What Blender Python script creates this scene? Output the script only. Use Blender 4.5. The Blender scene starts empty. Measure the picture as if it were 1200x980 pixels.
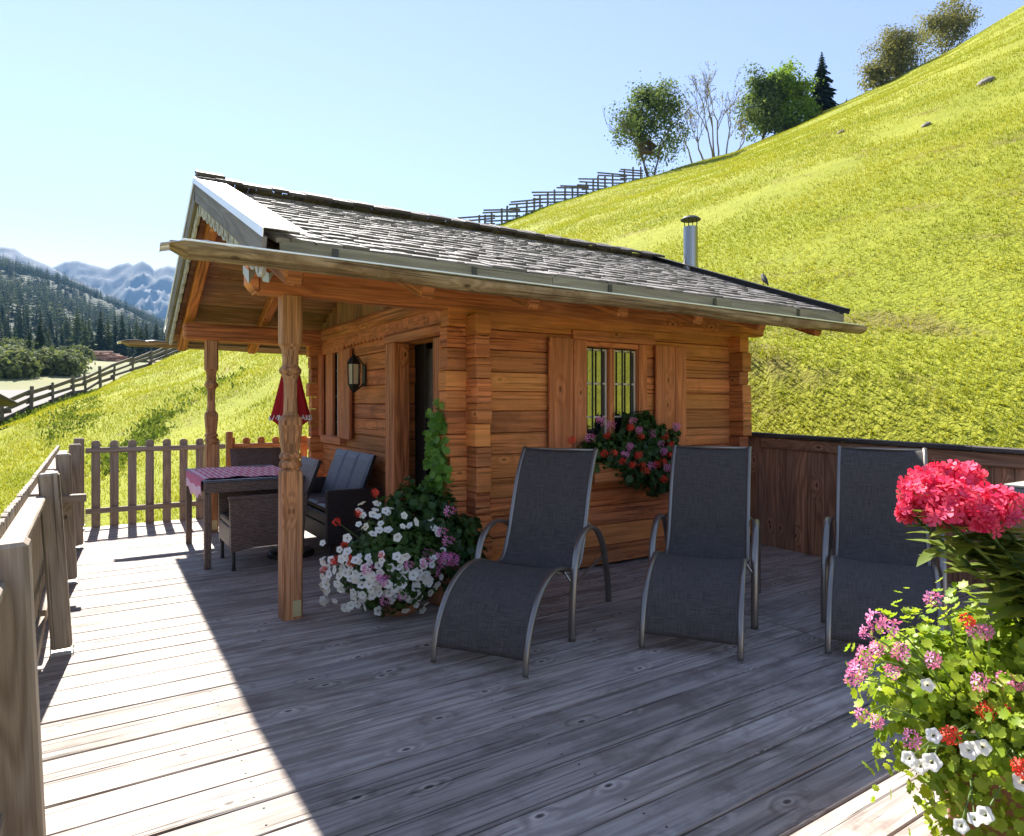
import bpy, math, random
import numpy as np
from mathutils import Vector, Matrix, noise as mnoise
random.seed(7); RNG = np.random.default_rng(7)
scene = bpy.context.scene
R = math.radians
PI = math.pi

# ------------------------------------------------------------------ camera
F = 771.0; HC = 1.4; HV = 475.0               # focal length in photo pixels, eye height, horizon row
YAW = 32.7; CA, SA = math.cos(R(YAW)), math.sin(R(YAW))
cd = bpy.data.cameras.new('camera'); cam = bpy.data.objects.new('camera', cd); scene.collection.objects.link(cam)
cam.location = (0, 0, HC); cam.rotation_euler = (R(90), 0, R(-YAW))
cd.sensor_width = 36; cd.lens = 36 * F / 1200; cd.shift_y = -(490 - HV) / 1200
cd.clip_start = 0.05; cd.clip_end = 20000
scene.camera = cam

# ------------------------------------------------------------------ light
SUN_EL, SUN_AZ = 46.5, 2.5                     # azimuth from +Y towards +X
w = bpy.data.worlds.new('World'); scene.world = w; w.use_nodes = True
nt = w.node_tree; nt.nodes.clear()
sky = nt.nodes.new('ShaderNodeTexSky'); sky.sky_type = 'NISHITA'; sky.sun_disc = False
sky.sun_elevation = R(SUN_EL); sky.sun_rotation = R(SUN_AZ); sky.altitude = 1200
sky.air_density = 0.6; sky.dust_density = 0.0; sky.ozone_density = 1.0
bg = nt.nodes.new('ShaderNodeBackground'); bg.inputs[1].default_value = 0.15
out = nt.nodes.new('ShaderNodeOutputWorld')
wb_ = nt.nodes.new('ShaderNodeMix'); wb_.data_type = 'RGBA'; wb_.blend_type = 'MULTIPLY'; wb_.inputs[0].default_value = 1.0
wb_.inputs[7].default_value = (1.15, .87, .74, 1)      # camera white balance: a warmer, less cyan sky
nt.links.new(sky.outputs[0], wb_.inputs[6]); nt.links.new(wb_.outputs[2], bg.inputs[0]); nt.links.new(bg.outputs[0], out.inputs[0])
sd = bpy.data.lights.new('sun', 'SUN'); sun = bpy.data.objects.new('sun', sd); scene.collection.objects.link(sun)
sd.energy = 4.6; sd.angle = R(0.53); sd.color = (1.0, 0.95, 0.86)
sv = Vector((math.sin(R(SUN_AZ)) * math.cos(R(SUN_EL)), math.cos(R(SUN_AZ)) * math.cos(R(SUN_EL)), math.sin(R(SUN_EL))))
sun.rotation_euler = sv.to_track_quat('Z', 'Y').to_euler()
scene.view_settings.view_transform = 'Standard'; scene.view_settings.look = 'None'
scene.view_settings.exposure = 1.98; scene.view_settings.gamma = 1.0
scene.view_settings.use_curve_mapping = False
scene.cycles.max_bounces = 10; scene.cycles.diffuse_bounces = 6; scene.cycles.glossy_bounces = 3
scene.cycles.transmission_bounces = 4; scene.cycles.transparent_max_bounces = 8; scene.cycles.volume_bounces = 0

# ------------------------------------------------------------------ helpers: objects
def tag(o, label=None, cat=None, group=None, kind=None):
    if label: o['label'] = label
    if cat: o['category'] = cat
    if group: o['group'] = group
    if kind: o['kind'] = kind
    return o
def thing(name, label, cat, loc=(0, 0, 0), rz=0, group=None):
    o = bpy.data.objects.new(name, None); scene.collection.objects.link(o)
    o.empty_display_size = 0.1; o.location = loc; o.rotation_euler = (0, 0, rz)
    return tag(o, label, cat, group)
def rootloc(p):
    while p.parent: p = p.parent
    return Vector(p.location)
def link(name, me, parent=None, world=False):
    o = bpy.data.objects.new(name, me); scene.collection.objects.link(o)
    if parent is not None:
        o.parent = parent
        if world: me.transform(Matrix.Translation(-rootloc(parent)))
    return o
def copy_tree(o, parent=None):
    c = o.copy(); scene.collection.objects.link(c)
    if parent is not None: c.parent = parent
    for ch in list(o.children): copy_tree(ch, c)
    return c
def px(u, v, d):
    """world point on the sight line of photo pixel (u, v) at depth d"""
    r = (u - 600) / F * d
    return Vector((CA * r + SA * d, -SA * r + CA * d, HC + (HV - v) / F * d))

class MB:
    def __init__(s): s.v = []; s.f = []; s.uv = []
    def face(s, idx, uvs=None):
        s.f.append(tuple(idx)); s.uv.append(uvs if uvs else [(0.0, 0.0)] * len(idx))
    def box(s, c, size, rot=None, ch=0.004, grain=None, taper=None):
        hx, hy, hz = size[0] / 2, size[1] / 2, size[2] / 2
        if grain is None: grain = max(range(3), key=lambda i: size[i])
        ch = min(ch, hx * .45, hy * .45, hz * .45)
        ox, oy = random.random() * 20, random.random() * 20
        c = Vector(c); b = len(s.v); H = (hx, hy, hz); idx = {}
        P = []
        for sx in (-1, 1):
            for sy in (-1, 1):
                for sz in (-1, 1):
                    for ax in range(3):
                        p = [sx * hx, sy * hy, sz * hz]; q = (sx, sy, sz)
                        for k in range(3):
                            if k != ax: p[k] -= q[k] * ch
                        idx[(sx, sy, sz, ax)] = len(P); P.append(p)
        for p in P:
            pp = Vector(p)
            if taper: pp.x *= 1 + taper * (pp.z / hz); 
            s.v.append(c + (rot @ pp if rot else pp))
        def add(keys, ax):
            ids = [idx[k] for k in keys]
            o = [k for k in range(3) if k != ax]
            if ax == grain: uvs = [(P[i][o[0]] * .25 + ox, P[i][o[1]] + oy) for i in ids]
            else:
                a = [k for k in o if k != grain][0]
                uvs = [(P[i][grain] + ox, P[i][a] + oy + ax * .37) for i in ids]
            # orientation
            v0, v1, v2 = [Vector(P[i]) for i in ids[:3]]
            n = (v1 - v0).cross(v2 - v1)
            cc = sum((Vector(P[i]) for i in ids), Vector()) / len(ids)
            if n.dot(cc) < 0: ids = ids[::-1]; uvs = uvs[::-1]
            s.face([b + i for i in ids], uvs)
        for ax in range(3):
            o = [k for k in range(3) if k != ax]
            for sg in (-1, 1):
                ks = []
                for a, bb in ((-1, -1), (1, -1), (1, 1), (-1, 1)):
                    q = [0, 0, 0]; q[ax] = sg; q[o[0]] = a; q[o[1]] = bb
                    ks.append((q[0], q[1], q[2], ax))
                add(ks, ax)
        for ax in range(3):              # edges along ax
            o = [k for k in range(3) if k != ax]
            for a in (-1, 1):
                for bb in (-1, 1):
                    q0 = [0, 0, 0]; q0[ax] = -1; q0[o[0]] = a; q0[o[1]] = bb
                    q1 = list(q0); q1[ax] = 1
                    add([(*q0, o[0]), (*q1, o[0]), (*q1, o[1]), (*q0, o[1])], o[0] if ax == grain or o[1] == grain else o[1])
        for sx in (-1, 1):
            for sy in (-1, 1):
                for sz in (-1, 1): add([(sx, sy, sz, 0), (sx, sy, sz, 1), (sx, sy, sz, 2)], (grain + 1) % 3)
        return s
    def bb(s, x0, x1, y0, y1, z0, z1, **k):
        return s.box(((x0 + x1) / 2, (y0 + y1) / 2, (z0 + z1) / 2), (x1 - x0, y1 - y0, z1 - z0), **k)
    def beam(s, p, q, wd, ht, up=(0, 0, 1), ch=0.006):
        p, q = Vector(p), Vector(q); x = (q - p); L = x.length; x.normalize()
        u = Vector(up); y = u.cross(x).normalized(); z = x.cross(y)
        rot = Matrix((x, y, z)).transposed()
        return s.box((p + q) / 2, (L, wd, ht), rot=rot, ch=ch, grain=0)
    def tube(s, pts, rad, n=8, cap=True, sx=1.0, side=None):
        pts = [Vector(p) for p in pts]; b = len(s.v); L = 0; ov = random.random() * 9
        m = len(pts); rad = rad if hasattr(rad, '__len__') else [rad] * m
        t0 = (pts[1] - pts[0]).normalized()
        a = Vector(side) if side else t0.orthogonal().normalized()
        acc = [0]
        for i in range(m):
            t = (pts[min(i + 1, m - 1)] - pts[max(i - 1, 0)]).normalized()
            a = (a - t * a.dot(t)).normalized(); c = t.cross(a)
            if i: acc.append(acc[-1] + (pts[i] - pts[i - 1]).length)
            for k in range(n):
                an = 2 * PI * k / n
                s.v.append(pts[i] + (a * math.cos(an) * sx + c * math.sin(an)) * rad[i])
        for i in range(m - 1):
            for k in range(n):
                k2 = (k + 1) % n; r = max(rad[i], .002)
                s.face([b + i * n + k, b + i * n + k2, b + (i + 1) * n + k2, b + (i + 1) * n + k],
                       [(acc[i], ov + k / n * 6 * r), (acc[i], ov + (k + 1) / n * 6 * r), (acc[i + 1], ov + (k + 1) / n * 6 * r), (acc[i + 1], ov + k / n * 6 * r)])
        if cap:
            s.face([b + k for k in range(n)][::-1]); s.face([b + (m - 1) * n + k for k in range(n)])
        return s
    def loft(s, rings, cap=True):
        """rings: lists of equal point count"""
        b = len(s.v); n = len(rings[0]); ov = random.random() * 9; acc = 0
        accs = [0]
        for i in range(1, len(rings)):
            acc += (Vector(rings[i][0]) - Vector(rings[i - 1][0])).length; accs.append(acc)
        for r in rings: s.v += [Vector(p) for p in r]
        for i in range(len(rings) - 1):
            for k in range(n):
                k2 = (k + 1) % n
                wv = (Vector(rings[i][k2]) - Vector(rings[i][k])).length
                s.face([b + i * n + k, b + i * n + k2, b + (i + 1) * n + k2, b + (i + 1) * n + k],
                       [(accs[i], ov + k * wv), (accs[i], ov + (k + 1) * wv), (accs[i + 1], ov + (k + 1) * wv), (accs[i + 1], ov + k * wv)])
        if cap:
            s.face([b + k for k in range(n)][::-1]); s.face([b + (len(rings) - 1) * n + k for k in range(n)])
        return s
    def lathe(s, prof, c=(0, 0, 0), n=20, cap=True):
        c = Vector(c)
        return s.loft([[c + Vector((r * math.cos(2 * PI * k / n), r * math.sin(2 * PI * k / n), z)) for k in range(n)] for r, z in prof], cap)
    def prism(s, poly, o, ax, ay, th):
        """poly in the plane o + x*ax + y*ay, thickness th along ax x ay"""
        o, ax, ay = Vector(o), Vector(ax), Vector(ay); nn = ax.cross(ay).normalized() * th
        b = len(s.v); n = len(poly); ov = random.random() * 9
        for sg in (0, 1):
            for x, y in poly: s.v.append(o + ax * x + ay * y + nn * sg)
        uvs = [(x + ov, y + ov) for x, y in poly]
        s.face(list(range(b, b + n))[::-1], uvs[::-1]); s.face(list(range(b + n, b + 2 * n)), uvs)
        for k in range(n):
            k2 = (k + 1) % n
            s.face([b + k, b + k2, b + n + k2, b + n + k], [uvs[k], uvs[k2], uvs[k2], uvs[k]])
        return s
    def mesh(s, name, m, smooth=False):
        me = bpy.data.meshes.new(name); me.from_pydata([tuple(v) for v in s.v], [], s.f)
        uv = me.uv_layers.new(name='UVMap')
        flat = [x for f in s.uv for t in f for x in t]
        uv.data.foreach_set('uv', flat)
        if m: me.materials.append(m)
        if smooth: me.shade_smooth()
        me.update(); return me
    def build(s, name, m, parent=None, world=False, smooth=False):
        return link(name, s.mesh(name, m, smooth), parent, world)

def npmesh(name, V, faces, m):
    """V (N,3); faces (M,k) array or list of such"""
    if not isinstance(faces, list): faces = [faces]
    faces = [f for f in faces if len(f)]
    me = bpy.data.meshes.new(name); me.vertices.add(len(V)); me.vertices.foreach_set('co', np.ascontiguousarray(V, dtype=np.float32).ravel())
    li = np.concatenate([f.ravel() for f in faces]).astype(np.int32)
    tot = np.concatenate([np.full(len(f), f.shape[1]) for f in faces]).astype(np.int32)
    st = np.concatenate([[0], np.cumsum(tot)[:-1]]).astype(np.int32)
    me.loops.add(len(li)); me.loops.foreach_set('vertex_index', li)
    me.polygons.add(len(tot)); me.polygons.foreach_set('loop_start', st); me.polygons.foreach_set('loop_total', tot)
    me.update(calc_edges=True); me.validate()
    if m: me.materials.append(m)
    return me
def rotmats(normals, spin):
    """matrices whose z axis is `normals`, turned by `spin` about it"""
    n = normals / np.linalg.norm(normals, axis=1, keepdims=True)
    a = np.where(np.abs(n[:, 2:3]) < .9, np.array([[0, 0, 1.]]), np.array([[1., 0, 0]]))
    x = np.cross(a, n); x /= np.linalg.norm(x, axis=1, keepdims=True); y = np.cross(n, x)
    c, s_ = np.cos(spin)[:, None], np.sin(spin)[:, None]
    return np.stack([x * c + y * s_, -x * s_ + y * c, n], axis=2)
def scatter(tv, tf, pos, mats, scale):
    tv = np.asarray(tv, float); tf = np.asarray(tf); N = len(pos); k = len(tv)
    sc = np.asarray(scale); sc = sc[:, None, None] if sc.ndim == 1 else sc[:, None, :]
    V = np.einsum('nij,nkj->nki', mats, tv[None] * sc) + pos[:, None, :]
    Fc = tf[None] + (np.arange(N) * k)[:, None, None]
    return V.reshape(-1, 3), Fc.reshape(-1, tf.shape[1])
def merge(parts):
    Vs, Fs, o = [], [], 0
    for V, Fc in parts: Vs.append(V); Fs.append(Fc + o); o += len(V)
    return np.concatenate(Vs), np.concatenate(Fs)

# ------------------------------------------------------------------ helpers: materials
class NT:
    def __init__(s, name):
        s.m = bpy.data.materials.new(name); s.m.use_nodes = True; s.t = s.m.node_tree
        s.b = s.t.nodes['Principled BSDF']; s.out = s.t.nodes['Material Output']
    def n(s, typ, _o=0, _p=None, **inp):
        nd = s.t.nodes.new('ShaderNode' + typ)
        for k, v in (_p or {}).items(): setattr(nd, k, v)
        for k, v in inp.items():
            k = k.replace('_', ' ')
            sk = nd.inputs[int(k[1:])] if k[0] == 'i' and k[1:].isdigit() else nd.inputs[k]
            s.set(sk, v)
        return nd.outputs[_o]
    def set(s, sk, v):
        if hasattr(v, 'is_linked'): s.t.links.new(v, sk)
        elif isinstance(v, tuple) and len(v) == 3 and sk.type == 'RGBA': sk.default_value = (*v, 1)
        else: sk.default_value = v
    def math(s, op, a, b=0.0, clamp=False): return s.n('Math', _p={'operation': op, 'use_clamp': clamp}, i0=a, i1=b)
    def vec(s, op, a, b): return s.n('VectorMath', _p={'operation': op}, i0=a, i1=b)
    def mix(s, f, a, b, mode='MIX'):
        nd = s.t.nodes.new('ShaderNodeMix'); nd.data_type = 'RGBA'; nd.blend_type = mode
        s.set(nd.inputs[0], f); s.set(nd.inputs[6], a); s.set(nd.inputs[7], b); return nd.outputs[2]
    def ramp(s, f, stops):
        nd = s.t.nodes.new('ShaderNodeValToRGB'); s.set(nd.inputs[0], f); e = nd.color_ramp.elements
        while len(e) < len(stops): e.new(.5)
        for i, (p, c) in enumerate(stops):
            e[i].position = p; e[i].color = (*c, 1) if isinstance(c, tuple) else (c, c, c, 1)
        return nd.outputs[0]
    def noise(s, vec, scale, detail=3, rough=.55, dist=0): return s.n('TexNoise', Vector=vec, Scale=scale, Detail=detail, Roughness=rough, Distortion=dist)
    def bump(s, h, strength=.3, dist=.01): s.set(s.b.inputs['Normal'], s.n('Bump', Strength=strength, Distance=dist, Height=h))

def plain(name, col, rough=.6, metal=0, var=.12, scale=8, bump=0, spec=.5):
    k = NT(name); co = k.n('TexCoord', _o=3)
    n = k.noise(co, scale, 4)
    c = k.mix(n, tuple(x * (1 - var) for x in col), tuple(min(1, x * (1 + var)) for x in col))
    k.set(k.b.inputs['Base Color'], c); k.b.inputs['Metallic'].default_value = metal
    k.set(k.b.inputs['Roughness'], k.math('ADD', k.math('MULTIPLY', n, .15), rough - .07))
    k.b.inputs['Specular IOR Level'].default_value = spec
    if bump: k.bump(k.noise(co, scale * 12, 3), bump, .004)
    return k.m
def wood(name, light, dark, rough=.65, island=.25, grey=None, greyamt=.5, knots=.55, ringf=30, bump=.35, stain=None, knotcol=None, tint=None, halo=.35, kscale=(2.2, 4.2), streak=.3, crk=.33):
    k = NT(name); uv = k.n('TexCoord', _o=2); rnd = k.n('NewGeometry', _o='Random Per Island')
    off = k.n('CombineXYZ', X=k.math('MULTIPLY', rnd, 31.7), Y=k.math('MULTIPLY', rnd, 17.3), Z=k.math('MULTIPLY', rnd, 9.1))
    p = k.vec('ADD', uv, off)
    kp = k.n('Mapping', Vector=p, Scale=(kscale[0], kscale[1], 1))
    vor = k.t.nodes.new('ShaderNodeTexVoronoi'); vor.voronoi_dimensions = '2D'; k.set(vor.inputs['Vector'], kp); vor.inputs['Scale'].default_value = 1.0
    dist = vor.outputs['Distance']
    gate = k.math('LESS_THAN', k.n('SeparateColor', _o=0, Color=vor.outputs['Color']), knots)
    kn = k.math('MULTIPLY', k.ramp(dist, [(.03, 1.0), (.065, 0.0)]), gate)
    ring0 = k.math('MULTIPLY', k.ramp(dist, [(.045, 0.0), (.07, 1.0)] ), k.ramp(dist, [(.08, 1.0), (.125, 0.0)]))
    ringk = k.math('MULTIPLY', ring0, gate)
    pull = k.math('MULTIPLY', k.ramp(dist, [(0.0, 1.0), (.3, 0.0)]), gate)
    fld = k.noise(k.n('Mapping', Vector=p, Scale=(.55, 5.5, 1)), 1.0, 2, .5, .3)
    fld = k.math('ADD', fld, k.math('MULTIPLY', pull, .22))
    rings = k.math('ADD', k.math('MULTIPLY', k.math('SINE', k.math('MULTIPLY', fld, ringf * 2.4)), .5), .5)
    fib = k.noise(k.n('Mapping', Vector=p, Scale=(3, 150, 1)), 1.0, 3, .65)
    blot = k.noise(k.n('Mapping', Vector=p, Scale=(1.1, 4, 1)), 1.0, 4, .6)
    crack = k.ramp(k.noise(k.n('Mapping', Vector=p, Scale=(.9, 60, 1)), 1.0, 2, .5), [(crk - .02, 1.0), (crk + .03, 0.0)])
    fine = k.noise(k.n('Mapping', Vector=p, Scale=(14, 420, 1)), 1.0, 2, .6)
    g = k.math('ADD', k.math('ADD', k.math('MULTIPLY', rings, .30), k.math('MULTIPLY', fib, .45)), k.math('MULTIPLY', fine, .25))
    c = k.mix(k.ramp(g, [(.28, 0.0), (.66, 1.0)]), dark, light)
    if grey: c = k.mix(k.math('MULTIPLY', k.ramp(blot, [(.35, 0.0), (.65, 1.0)]), greyamt), c, grey)
    if stain: c = k.mix(k.math('MULTIPLY', k.ramp(k.noise(k.n('Mapping', Vector=p, Scale=(2.2, 3.1, 1)), 1.3, 5, .7), [(.50, 0.0), (.68, 1.0)]), .85), c, stain)
    if streak:
        sk_ = k.ramp(k.noise(k.n('Mapping', Vector=p, Scale=(1.0, 26, 1)), 1.0, 4, .7, .4), [(.46, 0.0), (.62, 1.0)])
        c = k.mix(k.math('MULTIPLY', sk_, streak), c, tuple(x * .42 for x in dark))
    if halo: c = k.mix(k.math('MULTIPLY', ringk, halo), c, tuple(min(1, x * 1.7) for x in light))
    c = k.mix(k.math('MULTIPLY', kn, .85), c, knotcol or tuple(x * .3 for x in dark))
    c = k.mix(k.math('MULTIPLY', crack, .65), c, tuple(x * .25 for x in dark))
    if tint: c = k.mix(k.math('MULTIPLY', k.n('NewGeometry', _o='Random Per Island'), 1.0), c, k.mix(.55, c, tint))
    val = k.math('ADD', k.math('MULTIPLY', k.math('FRACT', k.math('MULTIPLY', rnd, 7.31)), 2 * island), 1 - island)
    c = k.vec('MULTIPLY', c, k.n('CombineXYZ', X=val, Y=val, Z=val))
    k.set(k.b.inputs['Base Color'], c)
    k.set(k.b.inputs['Roughness'], k.math('ADD', k.math('MULTIPLY', fib, .25), rough - .12))
    k.b.inputs['Specular IOR Level'].default_value = .3
    h = k.math('SUBTRACT', k.math('ADD', k.math('MULTIPLY', fib, .5), k.math('MULTIPLY', rings, .35)), k.math('MULTIPLY', crack, 1.2))
    k.bump(h, bump, .004)
    return k.m
def leafy(name, a, b, trans=.45, rough=.5, patch=None, spec=.35):
    """leaves: random tint per leaf, light passes through"""
    k = NT(name); rnd = k.n('NewGeometry', _o='Random Per Island')
    c = k.mix(rnd, a, b)
    if patch:
        co = k.n('TexCoord', _o=3)
        c = k.mix(k.math('MULTIPLY', k.ramp(k.noise(co, patch[0], 5, .62), [(.42, 0.0), (.66, 1.0)]), patch[2]), c, patch[1])
        if len(patch) > 3: c = k.mix(k.math('MULTIPLY', k.ramp(k.noise(co, patch[3], 3, .6), [(.56, 0.0), (.70, 1.0)]), .8), c, patch[4])
    k.set(k.b.inputs['Base Color'], c); k.b.inputs['Roughness'].default_value = rough; k.b.inputs['Specular IOR Level'].default_value = spec
    tr = k.n('BsdfTranslucent', Color=k.mix(.5, c, k.vec('MULTIPLY', c, (1.5, 1.35, .45))))
    ms = k.t.nodes.new('ShaderNodeMixShader'); ms.inputs[0].default_value = trans
    k.t.links.new(k.b.outputs[0], ms.inputs[1]); k.t.links.new(tr, ms.inputs[2]); k.t.links.new(ms.outputs[0], k.out.inputs[0])
    return k.m
M = {}
M['deck'] = wood('deck_wood', (.435, .36, .308), (.20, .157, .131), rough=.62, island=.15, grey=(.44, .395, .365), greyamt=.5, knots=.34, ringf=22, bump=.8, stain=(.20, .15, .128), knotcol=(.05, .04, .036), halo=.38, kscale=(2.9, 5.4), streak=.36, crk=.35)
M['log'] = wood('log_wood', (.78, .235, .075), (.44, .105, .028), rough=.6, island=.26, grey=(.42, .185, .095), greyamt=.65, knots=.4, ringf=16, bump=1.0, stain=(.26, .08, .032), tint=(.70, .29, .07), streak=.62, crk=.365, knotcol=(.05, .02, .01))
M['logend'] = wood('log_end_wood', (.74, .25, .10), (.40, .12, .045), rough=.7, island=.22, grey=(.52, .24, .13), greyamt=.5, knots=.2, ringf=34, bump=.9, streak=.6, crk=.38)
M['beam'] = wood('beam_wood', (.74, .255, .085), (.42, .12, .034), rough=.6, island=.15, grey=(.52, .24, .12), greyamt=.5, knots=.35, ringf=22, bump=.7, streak=.6, crk=.36)
M['post'] = wood('post_wood', (.60, .27, .115), (.32, .12, .042), rough=.62, island=.06, grey=(.44, .27, .16), greyamt=.65, knots=.25, ringf=24, bump=.9, streak=.65, crk=.37, halo=.0)
M['oldplank'] = wood('dark_plank_wood', (.40, .19, .10), (.19, .078, .036), rough=.75, island=.3, grey=(.30, .21, .15), greyamt=.5, knots=.25, ringf=22, bump=.5)
M['shutter'] = wood('shutter_wood', (.70, .235, .09), (.46, .135, .042), rough=.6, island=.1, grey=(.50, .19, .09), greyamt=.5, knots=.75, ringf=18, bump=.5, halo=.1, streak=.45)
M['gutter'] = wood('gutter_wood', (.42, .30, .18), (.22, .13, .065), rough=.7, island=.1, grey=(.38, .31, .22), greyamt=.55, knots=.3, ringf=22, bump=.8, stain=(.15, .075, .03), streak=.7, crk=.37, halo=0)
M['fascia'] = wood('fascia_wood', (.23, .205, .14), (.13, .11, .07), rough=.7, island=.12, grey=(.21, .20, .15), greyamt=.6, knots=.2, ringf=20, bump=.4)
M['barge'] = wood('barge_wood', (.22, .19, .18), (.10, .075, .07), rough=.7, island=.1, grey=(.30, .29, .29), greyamt=.5, knots=.2, ringf=26, bump=.5)
M['valance'] = wood('valance_wood', (.50, .48, .46), (.34, .31, .29), rough=.75, island=.1, grey=(.55, .54, .53), greyamt=.5, knots=.1, ringf=20, bump=.5)
M['shingle'] = wood('shingle_wood', (.25, .22, .205), (.13, .105, .095), rough=.7, island=.30, grey=(.29, .27, .26), greyamt=.6, knots=.0, ringf=18, bump=.6)
M['ridge'] = wood('ridge_wood', (.12, .10, .095), (.06, .048, .045), rough=.6, island=.25, knots=.05, ringf=18, bump=.6)
M['fence'] = wood('fence_wood', (.36, .285, .22), (.22, .16, .115), rough=.7, island=.12, grey=(.37, .33, .29), greyamt=.6, knots=.35, ringf=34, bump=.45)
M['newfence'] = wood('new_fence_wood', (.50, .26, .11), (.34, .15, .06), rough=.65, island=.12, knots=.4, ringf=34, bump=.4)
M['wallboard'] = wood('board_fence_wood', (.50, .245, .135), (.25, .108, .054), rough=.65, island=.2, grey=(.22, .155, .115), greyamt=.5, knots=.4, ringf=30, bump=.4)
M['farwood'] = wood('old_rail_wood', (.24, .21, .19), (.13, .11, .095), rough=.8, island=.3, knots=.1, bump=.3)
M['bark'] = plain('bark', (.10, .075, .055), .9, var=.35, scale=6, bump=.6)
M['paleBark'] = plain('pale_bark', (.20, .17, .145), .9, var=.3, scale=6, bump=.5)
M['steel'] = plain('polished_steel', (.28, .28, .27), .30, 1.0, .05, 3)
M['sheet'] = plain('weathered_sheet_metal', (.80, .81, .82), .42, .55, .05, 5)
M['zinc'] = plain('galvanised_metal', (.55, .56, .54), .45, .8, .15, 14)
M['bracketplate'] = plain('brass_zinc_plate', (.52, .47, .26), .5, .6, .12, 30)
M['iron'] = plain('black_iron', (.018, .018, .02), .5, .4, .2, 20)
M['darkmetal'] = plain('dark_metal', (.05, .05, .05), .5, .6, .2, 20)
M['frame'] = plain('taupe_aluminium', (.25, .225, .20), .33, .75, .06, 6)
M['pot'] = plain('terracotta', (.34, .15, .08), .8, 0, .2, 12, .2)
M['white'] = plain('cream_paint', (.62, .56, .46), .6, 0, .15, 20)
M['curtain'] = plain('curtain_cloth', (.62, .60, .56), .9, 0, .06, 20)
M['cushion'] = plain('blue_grey_cloth', (.15, .175, .22), .9, 0, .1, 40, .2)
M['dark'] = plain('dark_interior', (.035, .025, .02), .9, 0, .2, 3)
M['rock'] = plain('rock', (.20, .175, .15), .9, 0, .3, 5, .6)
M['tabletop'] = plain('pale_laminate', (.42, .42, .36), .35, 0, .06, 6)
M['tableedge'] = plain('grey_edge', (.16, .17, .18), .5, 0, .08, 6)
M['whiteink'] = plain('white_print', (.75, .73, .72), .8, 0, .03, 10)
M['bird'] = plain('dark_feather', (.03, .028, .028), .7, 0, .3, 60)
M['soil'] = plain('soil', (.05, .035, .025), .95, 0, .3, 30, .5)
M['gravel'] = plain('gravel', (.42, .39, .35), .95, 0, .12, 2)
M['felled'] = wood('felled_log_wood', (.42, .25, .17), (.26, .14, .09), island=.3, knots=.1)
M['roofold'] = plain('old_shingle_roof', (.24, .21, .19), .8, 0, .25, 4, .3)

def fabric(name, a, b, sc=420, sheen=.0):
    k = NT(name); uv = k.n('TexCoord', _o=2)
    n1 = k.noise(k.n('Mapping', Vector=uv, Scale=(10, 330, 1)), 1.0, 3, .6)
    n2 = k.noise(k.n('Mapping', Vector=uv, Scale=(330, 10, 1)), 1.0, 3, .6)
    g = k.math('ADD', k.math('MULTIPLY', n1, .5), k.math('MULTIPLY', n2, .5))
    c = k.mix(k.ramp(g, [(.36, 0.0), (.66, 1.0)]), a, b)
    k.set(k.b.inputs['Base Color'], c); k.b.inputs['Roughness'].default_value = .8; k.b.inputs['Specular IOR Level'].default_value = .25
    wv = k.n('TexChecker', _o=1, Vector=uv, Scale=sc)
    k.bump(k.math('ADD', g, k.math('MULTIPLY', wv, .3)), .25, .002)
    return k.m
M['sling'] = fabric('sling_fabric', (.030, .026, .025), (.118, .10, .092))
def rattan(name, a, b, sx=70, sy=45):
    k = NT(name); uv = k.n('TexCoord', _o=2)
    br = k.t.nodes.new('ShaderNodeTexBrick'); k.set(br.inputs['Vector'], uv)
    br.offset = .5; br.inputs['Scale'].default_value = 1.0; br.inputs['Brick Width'].default_value = .026; br.inputs['Row Height'].default_value = .0125
    br.inputs['Mortar Size'].default_value = .0022; br.inputs['Mortar Smooth'].default_value = .6
    br.inputs['Color1'].default_value = (*a, 1); br.inputs['Color2'].default_value = (*b, 1); br.inputs['Mortar'].default_value = (.008, .006, .005, 1)
    k.set(k.b.inputs['Base Color'], br.outputs['Color']); k.b.inputs['Roughness'].default_value = .42
    k.bump(k.math('SUBTRACT', 1.0, br.outputs['Fac']), .9, .004)
    return k.m
M['rattan'] = rattan('brown_rattan', (.26, .17, .135), (.16, .105, .085))
M['rattandark'] = rattan('dark_rattan', (.05, .038, .035), (.03, .025, .024))
M['weave'] = rattan('blue_grey_weave', (.16, .18, .225), (.11, .125, .16))
def runner_mat():
    k = NT('red_checked_cloth'); uv = k.n('TexCoord', _o=2)
    wx = k.n('TexWave', _o=1, Vector=uv, Scale=6.5, Distortion=0.0); wy = k.n('TexWave', _o=1, _p={'bands_direction': 'Y'}, Vector=uv, Scale=6.5, Distortion=0.0)
    g = k.math('MULTIPLY', k.math('ADD', k.math('GREATER_THAN', wx, .5), k.math('GREATER_THAN', wy, .5)), .5)
    c = k.ramp(g, [(0.0, (.88, .76, .76)), (.5, (.80, .26, .32)), (1.0, (.62, .05, .10))])
    k.set(k.b.inputs['Base Color'], c); k.b.inputs['Roughness'].default_value = .9
    return k.m
M['runner'] = runner_mat()
M['parasol'] = leafy('red_parasol_cloth', (.42, .012, .02), (.46, .016, .022), trans=.3, rough=.8)
def glass(name, tintv=.6):
    k = NT(name); k.b.inputs['Base Color'].default_value = (.012, .012, .012, 1); k.b.inputs['Roughness'].default_value = .02
    k.b.inputs['Specular IOR Level'].default_value = 1.0; k.b.inputs['IOR'].default_value = 2.1
    co = k.n('TexCoord', _o=3); k.bump(k.noise(co, 3.0, 2), .04, .02)
    return k.m
M['pane'] = glass('window_pane')
def lampglass():
    k = NT('frosted_lamp_glass'); k.b.inputs['Base Color'].default_value = (.75, .68, .5, 1); k.b.inputs['Roughness'].default_value = .25
    k.b.inputs['Transmission Weight'].default_value = .3
    return k.m
M['lampglass'] = lampglass()
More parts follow.
